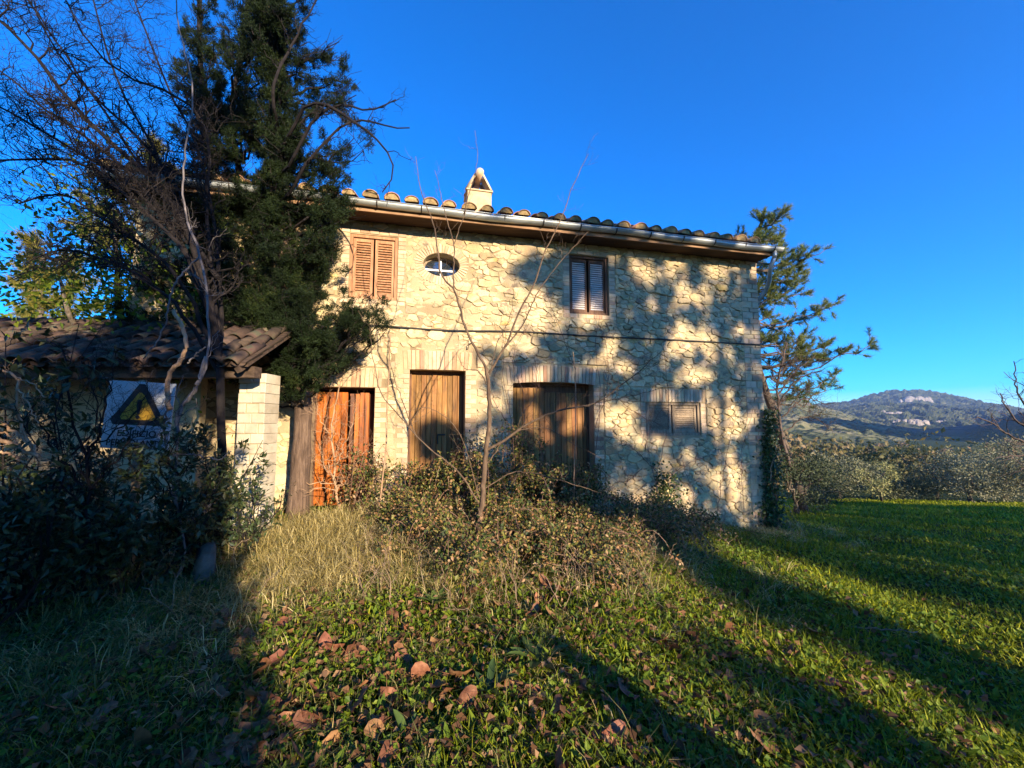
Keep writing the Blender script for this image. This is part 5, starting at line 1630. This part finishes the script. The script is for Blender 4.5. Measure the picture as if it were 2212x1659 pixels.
# ================================================================== grass, ground cover, fallen leaves
MAT['grass'] = ML('lawn_grass', [(.050, .080, .006), (.15, .195, .008), (.33, .35, .015), (.46, .44, .03), (.54, .46, .10)], .38, pos=[0, .4, .72, .92, 1], clump=(.9, .35), rough=.55)
MAT['straw'] = ML('dry_grass', [(.18, .15, .04), (.40, .31, .10), (.58, .47, .19), (.68, .58, .30)], .35, rough=.6)
MAT['rank_grass'] = ML('long_grass', [(.030, .055, .014), (.070, .10, .020), (.14, .15, .04), (.28, .23, .09)], .25, rough=.55)
MAT['clover'] = ML('small_ground_leaves', [(.045, .090, .010), (.11, .175, .015), (.22, .27, .025), (.36, .36, .05)], .35, pos=[0, .45, .85, 1], clump=(.7, .35), rough=.5)
MAT['litter'] = ML('leaf_litter', [(.045, .022, .010), (.10, .048, .022), (.18, .095, .045), (.27, .165, .09)], .15, rough=.7)
MAT['fallen'] = MN('fallen_leaf', [(.10, .042, .018), (.19, .085, .038), (.28, .15, .075)], 18, rough=.75, bump=.5, bdist=.004, fine=60, rand=.3, hue=.02)

def inside_house(x, y, m=0.12):
    a = (x - HO[0]) * DV[0] + (y - HO[1]) * DV[1]; b = (x - HO[0]) * NV[0] + (y - HO[1]) * NV[1]
    return (a > HL) & (a < m) & (b > -m) & (b < DEPTH)
def scatter(n, r0, r1, th0=-62, th1=62, power=1.0):
    r = r0 + (r1 - r0) * rng.random(n) ** power
    th = np.radians(rng.uniform(th0, th1, n))
    x, y = r * np.sin(th), r * np.cos(th)
    k = ~inside_house(x, y)
    return x[k], y[k]
def at(x, y, dz=0.0): return np.stack([x, y, ground(x, y) + dz], 1)
def bump(x, y, cx, cy, sx, sy): return np.exp(-((x - cx) / sx) ** 2 - ((y - cy) / sy) ** 2)
def q_of(x, y): return .829 * x + .559 * y

def lawn():
    mb = MB()
    x, y = scatter(330000, 1.1, 30, power=1.35)
    q = q_of(x, y)
    lush = sstep(.6, 2.6, q + .35 * np.sin(2 * x + y)) * (1 - .75 * bump(x, y, .6, 5.4, 2.2, 1.6))
    keep = rng.random(len(x)) < .22 + .78 * lush
    x, y, lush = x[keep], y[keep], lush[keep]
    n = len(x); r = np.hypot(x, y)
    tall = .6 + .8 * fbm2(x * 1.3 + 50, y * 1.3 + 50, 21, 3)
    L = .78 * np.clip((.045 + .055 * rng.random(n)) * (1 + tall * .9) * (1 + .02 * r), .03, .22)
    D = unit(np.stack([rng.normal(size=n) * .55, rng.normal(size=n) * .55, np.ones(n)], 1))
    blades(mb, at(x, y, -.01), D, L, (.0032 + .0013 * r) * rng.uniform(.7, 1.3, n), rng.uniform(.1, .6, n))
    tag(mb.build('grass', MAT['grass'], None), kind='stuff')
lawn()

def cover():
    mb = MB()
    x, y = scatter(90000, 1.1, 12, power=1.2)
    q = q_of(x, y)
    d = .35 + .65 * sstep(.2, 1.6, q)
    d *= .35 + .65 * sstep(.38, .62, fbm2(x * .9 + 20, y * .9 + 20, 31, 4) + .5)
    k = rng.random(len(x)) < d
    x, y = x[k], y[k]; n = len(x); r = np.hypot(x, y)
    P = at(x, y, 0) + np.stack([0 * x, 0 * x, .012 + .05 * rng.random(n)], 1)
    D = unit(rng.normal(size=(n, 3)) * [1, 1, .35]); N = unit(np.array([.32, -.48, .8]) + .45 * rng.normal(size=(n, 3)))
    leaf_cards(mb, P, D, N, (.018 + .016 * rng.random(n)) * (1 + .08 * r), (.016 + .012 * rng.random(n)) * (1 + .08 * r), wide=.55)
    tag(mb.build('ground_cover', MAT['clover'], None), kind='stuff')
cover()

def broad_weeds():
    mb = MB()
    x, y = scatter(1500, 1.5, 6.5, -35, 50)
    for i in range(len(x)):
        if q_of(x[i], y[i]) < -.5 and random.random() < .6: continue
        k = random.randint(3, 7)
        a = rng.uniform(0, 6.28, k)
        D = unit(np.stack([np.cos(a), np.sin(a), rng.uniform(.35, 1.4, k)], 1))
        L = rng.uniform(.05, .12, k)
        leaf_cards(mb, np.repeat(at(x[i:i + 1], y[i:i + 1]), k, 0), D, unit(np.array([0, 0, 1]) + .3 * rng.normal(size=(k, 3))), L, L * .33, wide=.55)
    tag(mb.build('broadleaf_weeds', MAT['clover'], None), kind='stuff')
broad_weeds()

def straw():
    mb = MB()
    spots = [(-1.9, 4.9, .8, .8, 11000, .42), (-2.4, 5.3, .5, .6, 4500, .40), (-1.2, 4.4, .9, .7, 3800, .30), (-2.2, 3.9, .6, .6, 2500, .26), (.3, 4.6, 1.5, .7, 3600, .30), (1.4, 5.2, 1.2, .7, 2600, .30), (-.8, 5.4, .8, .5, 1800, .34), (-.6, 4.3, .9, .6, 1500, .22), (-1.7, 4.2, .7, .5, 4500, .24), (.5, 5.2, 1.3, .7, 1800, .24), (1.6, 6.2, 1.5, .6, 1800, .25), (3.2, 7.6, 1.5, .5, 2200, .25), (4.6, 8.0, .9, .6, 1200, .28), (-3.0, 3.4, 1.0, .8, 2500, .24), (.2, 3.2, 1.2, .7, 2500, .16), (1.8, 4.4, 1.2, .8, 2200, .16), (6.0, 8.6, .9, .8, 900, .25)]
    for cx, cy, sx, sy, n, L in spots:
        m = n // 30
        tx, ty = cx + rng.normal(size=m) * sx * .6, cy + rng.normal(size=m) * sy * .6
        i = rng.integers(0, m, n)
        x, y = tx[i] + rng.normal(size=n) * .05, ty[i] + rng.normal(size=n) * .05
        k = ~inside_house(x, y); x, y, i = x[k], y[k], i[k]; nn = len(x)
        lean = rng.normal(size=(m, 2)) * 1.0
        D = unit(np.stack([lean[i, 0] + .55 * rng.normal(size=nn), lean[i, 1] + .55 * rng.normal(size=nn), .55 + .5 * rng.random(nn)], 1))
        blades(mb, at(x, y, -.01), D, L * rng.uniform(.45, 1.25, nn), .0055 * rng.uniform(.6, 1.3, nn), rng.uniform(.3, .95, nn))
    tag(mb.build('dry_grass', MAT['straw'], None), kind='stuff')
straw()

def rank():
    mb = MB()
    x, y = scatter(90000, 1.2, 9.5, -62, 30, power=1.15)
    q = q_of(x, y)
    d = .15 + .85 * (1 - sstep(-.6, 1.6, q)) + .4 * bump(x, y, -1.7, 5.0, 1.2, .9) + .35 * bump(x, y, 1.0, 6.5, 3.5, 1.0)
    k = rng.random(len(x)) < d * .75
    x, y = x[k], y[k]; n = len(x); r = np.hypot(x, y)
    D = unit(np.stack([rng.normal(size=n) * .7 + .25, rng.normal(size=n) * .7, np.ones(n)], 1))
    blades(mb, at(x, y, -.01), D, rng.uniform(.07, .22, n) * (1 + .6 * (fbm2(x + 9, y + 9, 41, 3) > .05)), .0042 * (1 + .12 * r) * rng.uniform(.7, 1.2, n), rng.uniform(.25, .9, n))
    tag(mb.build('long_grass', MAT['rank_grass'], None), kind='stuff')
rank()

def litter():
    mb = MB()
    x, y = scatter(20000, 1.3, 9, -60, 48)
    q = q_of(x, y)
    d = .85 * (1 - sstep(2.6, 5.4, q - .1 * y)) + .10
    k = rng.random(len(x)) < d
    x, y = x[k], y[k]; n = len(x)
    P = at(x, y) + np.stack([0 * x, 0 * x, .015 + .06 * rng.random(n)], 1)
    D = unit(rng.normal(size=(n, 3)) * [1, 1, .4]); N = unit(np.array([0, 0, 1]) + .6 * rng.normal(size=(n, 3)))
    L = .025 + .045 * rng.random(n) ** 2
    leaf_cards(mb, P, D, N, L, L * .7, wide=.5, fold=.3)
    tag(mb.build('leaf_litter', MAT['litter'], None), kind='stuff')
litter()

# single large leaves lying about
def big_leaf(seed):
    g = np.random.default_rng(seed)
    n = 14
    t = np.linspace(0, 2 * math.pi, n, endpoint=False)
    r = (.5 + .16 * np.cos(t) + .05 * np.cos(3 * t)) * (1 + .10 * g.normal(size=n)); r[0] = .72
    curl, cup = g.uniform(.2, .9), g.uniform(-.5, .7)
    def up(p): return curl * p[:, 0] ** 2 * .6 + cup * np.abs(p[:, 1]) * .6 + .05 * g.normal(size=len(p))
    A = np.stack([r * np.cos(t), r * np.sin(t) * .85], 1); B = A * .5
    z1, z2 = up(A), up(B) * .8
    V = np.concatenate([np.column_stack([A, z1]), np.column_stack([B, z2]), [[0, 0, 0]]])
    m = MB()
    m.add(V, [(i, (i + 1) % n, n + (i + 1) % n, n + i) for i in range(n)] + [(n + i, n + (i + 1) % n, 2 * n) for i in range(n)])
    m.tube([(-.25, 0, .02), (-.62, .03, .04), (-.85, .1, .10)], [.012, .010, .008], 4)
    return m.data('fallen_leaf', MAT['fallen'], True)
leaf_meshes = [big_leaf(s) for s in range(7)]
LG = 'dry brown leaves fallen on the grass'
placed = []
def fallen(x, y, size):
    o = bpy.data.objects.new('fallen_leaf', leaf_meshes[random.randrange(7)])
    o.location = (x, y, float(ground(x, y)) + .02 + .035 * random.random())
    o.rotation_euler = (random.gauss(0, .5), random.gauss(0, .5), random.random() * 6.28)
    k = size * 1.3; o.scale = (k, k * random.uniform(.7, 1.05), k)
    link(o); tag(o, 'dry brown fallen leaf lying in the grass in front of the house', 'leaf', LG)
    placed.append((x, y))
for (a, b) in ((70, 1300), (310, 925), (770, 1285), (970, 1390), (910, 1060), (660, 1190), (1070, 1170), (1240, 1280), (1890, 980), (1640, 1070), (2150, 910), (300, 1090), (220, 1130), (1310, 510), (180, 1130), (130, 1150), (900, 1350), (1480, 1510), (2080, 1490), (300, 1600), (1470, 1280), (540, 1020), (40, 970), (50, 920), (1500, 480), (1890, 490)):
    p = on_ground(743 + a / 2.976, 1106 + b / 2.976); fallen(p[0], p[1], .095 * random.uniform(.8, 1.15) * (.75 + .1 * p[1]))
for (a, b) in ((265, 1210), (400, 1330), (1350, 1170), (2050, 1190), (1890, 1410), (1990, 1440), (1430, 1620), (1660, 1620), (1690, 1450), (340, 970), (440, 1260), (1380, 940), (1450, 770), (1820, 760), (660, 1330), (950, 980), (1710, 1040)):
    p = on_ground(a / 2.976, 1106 + b / 2.976); fallen(p[0], p[1], .105 * random.uniform(.8, 1.2) * (.75 + .1 * p[1]))
for (a, b) in ((700, 1480), (560, 1450), (580, 1590), (230, 1070), (330, 990), (520, 770), (890, 820), (980, 1150), (1560, 590), (310, 780), (420, 550)):
    p = on_ground(1469 + a / 2.976, 1106 + b / 2.976); fallen(p[0], p[1], .10 * random.uniform(.8, 1.2))
drifts = [on_ground(a_, b_)[:2] for a_, b_ in ((800, 1480), (690, 1580), (860, 1380), (1230, 1560), (1150, 1310), (640, 1440), (1480, 1400), (520, 1560))]
while len(placed) < 230:
    r = 1.7 + 5.5 * random.random(); th = R(random.uniform(-52, 40)); x, y = r * math.sin(th), r * math.cos(th)
    if random.random() < .5:
        q_ = random.choice(drifts); x, y = q_[0] + random.gauss(0, .22), q_[1] + random.gauss(0, .18)
    if inside_house(np.array(x), np.array(y), .3) or (q_of(x, y) > 3.5 and random.random() < .7): continue
    fallen(x, y, random.uniform(.06, .11))

# a few broad-leaved plants that stand out
MAT['dock'] = ML('dock_leaves', [(.030, .060, .018), (.060, .10, .025), (.10, .15, .03)], .25, rough=.45, spec=.3)
def rosette(label, px, n, L, w, up=.9):
    b = on_ground(*px); mb = MB()
    for i in range(n):
        a = i * 2.4 + random.random() * .5; h = random.uniform(.5, 1.3) * up
        k = 7; t = np.linspace(0, 1, k)
        l = L * random.uniform(.7, 1.1)
        rr = l * t; zz = l * h * (t - .45 * t ** 2)
        c = np.stack([rr * math.cos(a), rr * math.sin(a), zz + .01], 1)
        s = np.array([-math.sin(a), math.cos(a), 0]); hw = w * np.sin(np.clip(t * .92 + .08, 0, 1) * math.pi) ** .8 * .5 * (1 + .12 * rng.normal(size=k))
        V = np.concatenate([c - s * hw[:, None] + [0, 0, .012], c, c + s * hw[:, None] + [0, 0, .012]])
        mb.add(V, [(i_, i_ + 1, k + i_ + 1, k + i_) for i_ in range(k - 1)] + [(k + i_, k + i_ + 1, 2 * k + i_ + 1, 2 * k + i_) for i_ in range(k - 1)])
    tag(mb.build('leafy_weed', MAT['dock'], None, True, b), label, 'weed', 'broad leaved weeds in the foreground')
rosette('large dock rosette in the dark trunk shadow on the grass', (1163, 1435), 9, .22, .075, .7)
rosette('upright pale leaved weed left of the sapling foot', (893, 1180), 8, .16, .05, 1.5)
rosette('broad leaved weed among the fallen leaves left of the dock rosette', (1055, 1500), 7, .17, .05)
rosette('small leafy weed below the dry grass tussock', (940, 1310), 7, .14, .05, 1.2)
rosette('bright leafy weed at the bottom picture edge', (880, 1600), 7, .12, .04)

# dry stalks and dead wood
MAT['stalk'] = MN('dry_stalks', [(.10, .062, .040), (.20, .135, .085), (.32, .24, .16)], 8, rough=.85, bump=.2, rand=.3)
def stalks():
    mb = MB()
    for _ in range(360):
        k = random.random()
        if k < .35:
            b = on_ground(random.uniform(1330, 1760), random.uniform(1085, 1190))
        elif k < .86:
            b = on_ground(random.uniform(760, 1420), random.uniform(1110, 1330))
        else:
            b = on_ground(random.uniform(100, 560), random.uniform(1150, 1350))
        h = random.uniform(.2, .6)
        e = b + [random.gauss(0, .16), random.gauss(0, .12), h]
        p = wig(b, e, 7, .08)
        p[:, 2] -= .25 * h * np.linspace(0, 1, 7) ** 3
        mb.tube(p, np.linspace(.0032, .0016, 7), 4, caps=False)
        if random.random() < .6: twigs(mb, p, .002, .14, 4, 0, up=.2, t0=.4)
    tag(mb.build('dry_stalks', MAT['stalk'], None), kind='stuff')
stalks()
for pts, r, lab in ((((1010, 1215), (1060, 1205), (1120, 1212)), .014, 'pale dead branch lying at the foot of the sapling'), (((1560, 1150), (1610, 1120), (1640, 1105)), .010, 'grey dead branch leaning on the wall foot right of the grey shutter'), (((1540, 1120), (1600, 1150), (1650, 1165)), .010, 'grey dead branch crossing the wall foot near the ivy corner'), (((1700, 1000), (1678, 985), (1690, 975)), .008, 'curved dry stem beside the ivy corner'), (((1830, 1360), (1900, 1376), (1985, 1388)), .008, 'thin pale stick lying on the sunlit lawn')):
    if lab.startswith('curved'):
        b0 = W(1665, 1040, 8.3); q = [b0 * 0, W(1672, 990, 8.3) - b0, W(1695, 978, 8.3) - b0, W(1730, 985, 8.3) - b0]
    else:
        b0 = on_ground(*pts[0]); q = [on_ground(*p_) - b0 + [0, 0, .03 + .03 * i] for i, p_ in enumerate(pts)]
    mb = MB(); p = spline(q, 14); p[1:-1] += rng.normal(size=(12, 3)) * .006
    mb.tube(p, np.linspace(r, r * .5, 14), 6); twigs(mb, p, r * .4, .2, 5, 0)
    tag(mb.build('dead_stick', MAT['stalk'], None, True, b0), lab, 'stick')
# ================================================================== trees standing behind the viewer: their shade falls on the scene
QV = np.array([.829, .559]); TE = math.tan(SUN_EL)
def qv(p):
    t = p[0] * SAZ[0] + p[1] * SAZ[1]
    return QV @ p[:2], p[2] - t * TE
def place(q, v, t):
    xy = QV * q + SAZ * t
    return np.array([xy[0], xy[1], v + t * TE])
MAT['shade_leaf'] = ML('oak_leaves', [(.025, .040, .012), (.05, .07, .02), (.08, .09, .03)], .05)
def shade_tree(name, label, q, t, clumps, h, r0, per=26, ls=.17, group='trees behind the viewer', cat='tree', trunk=True):
    xy = QV * q + SAZ * t
    b = np.array([xy[0], xy[1], float(ground(*xy)) - .05])
    tr = empty(name, b, 0, label, cat, group)
    mb, lf = MB(), MB()
    if trunk:
        mb.tube(wig((0, 0, 0), (0, 0, h), 14, .012), np.linspace(r0, r0 * .35, 14), 9)
    for i, (c, rad) in enumerate(clumps):
        P = c - b
        u = rdir(per) * rng.random((per, 1)) ** .5
        leaf_cards(lf, P + u * rad, rdir(per), rdir(per), ls * rng.uniform(.7, 1.3, per), ls * .7)
        if i % 9 == 0:
            z0 = min(max(P[2] - .6 * np.hypot(P[0], P[1]) - .3, .3), h)
            mb.tube(wig((0, 0, z0), P, 6, .05), np.linspace(min(.05, r0 * .4), .012, 6), 4, caps=False)
    mb.build('trunk', MAT['bark'], tr, True)
    lf.build('crown', MAT['shade_leaf'], tr)['kind'] = 'stuff'
# what the front of the house shows: sunlit patches, the rest in leaf shade
LIT = [(1215, 905, 75, 50), (940, 880, 60, 70), (1060, 545, 90, 34), (1050, 640, 90, 85), (1150, 650, 50, 36), (1200, 690, 60, 22), (1090, 730, 80, 40), (1270, 655, 32, 22), (1248, 702, 55, 18), (1150, 540, 50, 16), (1200, 800, 80, 20), (1142, 822, 50, 20), (1270, 790, 30, 22), (1299, 876, 24, 45), (1349, 913, 32, 50), (1389, 957, 55, 20), (1395, 598, 26, 22), (1542, 632, 34, 14), (1477, 635, 28, 26), (1480, 740, 34, 36), (1602, 713, 20, 22), (1555, 763, 30, 18), (1323, 776, 26, 32), (1561, 895, 45, 48), (1420, 851, 45, 18), (1436, 1070, 60, 36), (1342, 1051, 40, 20), (1570, 1038, 40, 50), (1605, 1101, 30, 30), (1473, 1001, 40, 16), (1400, 620, 20, 14), (1240, 930, 40, 60), (1190, 900, 30, 30), (940, 900, 50, 60), (1575, 590, 60, 10), (1450, 580, 16, 16), (1040, 850, 25, 30), (1040, 960, 25, 30), (1290, 960, 20, 60), (1480, 895, 14, 20)]
fc = []
for _ in range(1250):
    x, y = random.uniform(985, 1690), random.uniform(470, 1140)
    if random.random() > sstep(1000, 1130, x): continue
    jx, jy = x + random.gauss(0, 5), y + random.gauss(0, 5)
    if any(((jx - a) / c) ** 2 + ((jy - b) / d) ** 2 < 1.15 for a, b, c, d in LIT): continue
    s, z = fac(x, y); q, v = qv(from_house(s, 0, z)); fc.append((q, v))
for _ in range(50):                                     # shade on the lower half of the doors
    x = random.uniform(1120, 1290); y = random.uniform(955, 1060) + (1290 - x) * .12 - 20
    s, z = fac(x, y, .2); q, v = qv(from_house(s, .2, z)); fc.append((q, v))
for _ in range(35):
    x = random.uniform(915, 985); y = random.uniform(925, 985)
    s, z = fac(x, y, .2); q, v = qv(from_house(s, .2, z)); fc.append((q, v))
gc = []
def band(q0, q1, v0, v1, n):
    for _ in range(n): gc.append((random.uniform(q0, q1), random.uniform(v0, v1)))
band(4.2, 5.1, -1.2, 1.25, 120); band(6.7, 9.6, -2.2, -.2, 120); band(7.0, 9.6, -.2, 1.0, 70); band(2.75, 3.0, -.3, .3, 8); band(5.2, 6.3, 1.0, 1.3, 14); band(9.6, 12, -2.2, 1.2, 170)
TR = [(5.0, 16.5, 8.0, .14), (6.6, 19.0, 9.0, .15), (8.12, 16.0, 9.5, .13), (9.0, 18.0, 9.5, .16), (10.8, 17.0, 8.0, .16)]
lists = [[] for _ in TR]
for (q, v), rad in [(a, .15) for a in fc] + [(a, .34) for a in gc]:
    i = int(np.argmin([abs(q - a[0]) + random.uniform(0, .8) for a in TR]))
    t = TR[i][1] + random.gauss(0, 1.1)
    lists[i].append((place(q, v, t), rad))
for i, (a, l) in enumerate(zip(TR, lists)):
    shade_tree('oak_tree', ['evergreen oak behind the viewer shading the wide brown door', 'evergreen oak behind the viewer shading the wall beside the wide door', 'straight evergreen oak behind the viewer shading the grey shutter', 'tallest evergreen oak behind the viewer shading the house corner', 'evergreen oak behind the viewer shading grass beside the house corner'][i], a[0], a[1], l, a[2], a[3])
# long bare limbs of the same trees, drawn as dark lines over the front
for k_, (qa, va, qb, vb, r_) in enumerate(((5.3, .9, 6.3, 6.6, .06), (7.1, .4, 6.7, 7.0, .075), (7.5, 1.2, 8.6, 6.4, .06), (4.4, 2.2, 5.2, 6.2, .045), (6.2, 2.6, 7.4, 5.4, .045), (8.45, -.5, 8.5, 7.0, .05))):
    own = bpy.data.objects[('oak_tree', 'oak_tree.001', 'oak_tree.002', 'oak_tree', 'oak_tree.001', 'oak_tree.003')[k_]]
    b_ = np.array(own.location)
    mb = MB(); mb.tube(wig(place(qa, va, 17.0) - b_, place(qb, vb, 17.0) - b_, 12, .05), np.linspace(r_, r_ * .5, 12), 7)
    mb.build('limb', MAT['bark'], own, True)
# slender trunk, and the broken snag whose shadow crosses the foreground
shade_tree('oak_tree', 'slender young oak behind the viewer with a small crown', 3.12, 9.0, [(place(3.12 + random.gauss(0, .12), random.uniform(1.9, 2.6), 9.0 + random.gauss(0, .3)), .12) for _ in range(8)], 4.6, .055)
xy = QV * 1.9 + SAZ * 4.2; b = np.array([xy[0], xy[1], float(ground(*xy)) - .05])
sn = empty('broken_snag', b, 0, 'broken tree snag behind the viewer casting a long trunk shadow', 'dead tree')
mb = MB(); mb.tube(wig((0, 0, 0), (.05, .02, 2.25), 12, .03), [.20, .18, .17, .165, .16, .16, .155, .15, .15, .14, .12, .07], 10)
mb.tube(wig((0, 0, 1.5), (-.35, .15, 2.3), 6, .06), np.linspace(.05, .02, 6), 6); mb.build('trunk', MAT['bark'], sn, True)
# trees along the far side, shading the meadow
for k, (q, t) in enumerate(((13.5, 24), (16.5, 26), (19.5, 24), (22.5, 27))):
    l = [(place(q + random.uniform(-1.9, 1.9), random.uniform(-2.3, .75), t + random.gauss(0, 1)), .5) for _ in range(95)]
    shade_tree('oak_tree', ['evergreen oak behind the viewer shading the near part of the far meadow', 'evergreen oak behind the viewer shading the middle of the far meadow', 'evergreen oak behind the viewer shading the meadow before the olive trees', 'outermost evergreen oak behind the viewer shading the meadow edge'][k], q, t, l, 7.0, .18, 26, .26)
# thicket at the left behind the viewer
l = []
for k_ in range(3000):
    q, v = random.uniform(-8.5, .12), (random.uniform(-.6, 8.5) if k_ < 2200 else random.uniform(-.6, 2.3))
    pr = 1.0 if v < 2.0 else (.86 if v < 3.7 else (.66 if v < 4.6 else .50))
    nz = math.sin(q * 2.3 + 1) * math.sin(v * 2.1 + q) + .6 * math.sin(q * 5.1 + v * 3.3)
    if v > 2.0 and (nz + 1.2) / 2.4 > pr + random.uniform(-.1, .1): continue
    if q > -.1 and v > 1.6: continue
    l.append((q, v))
TH = [(-1.2, 5.6, 8.5, .12), (-3.4, 6.2, 8.5, .14), (-5.6, 5.6, 8.5, .14), (-7.8, 6.4, 8.0, .12)]
ls_ = [[] for _ in TH]
for q, v in l:
    i = int(np.argmin([abs(q - a[0]) for a in TH]))
    ls_[i].append((place(q, v, TH[i][1] + random.gauss(0, .5)), .26))
for a, c, lab in zip(TH, ls_, ('bushy holly oak behind the viewer shading the white pillar', 'bushy holly oak behind the viewer shading the warning sign', 'bushy holly oak behind the viewer shading the shed roof', 'bushy holly oak behind the viewer beyond the left picture edge')):
    shade_tree('holly_oak', lab, a[0], a[1], c, a[2], a[3], 30, .15)
# ================================================================== haze
def haze():
    m, nt, nd, ln = newmat('haze')
    pv = nd.new('ShaderNodeVolumePrincipled')
    pv.inputs['Color'].default_value = (.50, .68, 1.0, 1)
    pv.inputs['Density'].default_value = .00013
    pv.inputs['Anisotropy'].default_value = 0.3
    o = nd.new('ShaderNodeOutputMaterial'); ln.new(pv.outputs[0], o.inputs['Volume'])
    mb = MB(); mb.box(-3400, -3400, -45, 6400, 4600, 285)
    tag(mb.build('haze', m, None), kind='stuff')
haze()
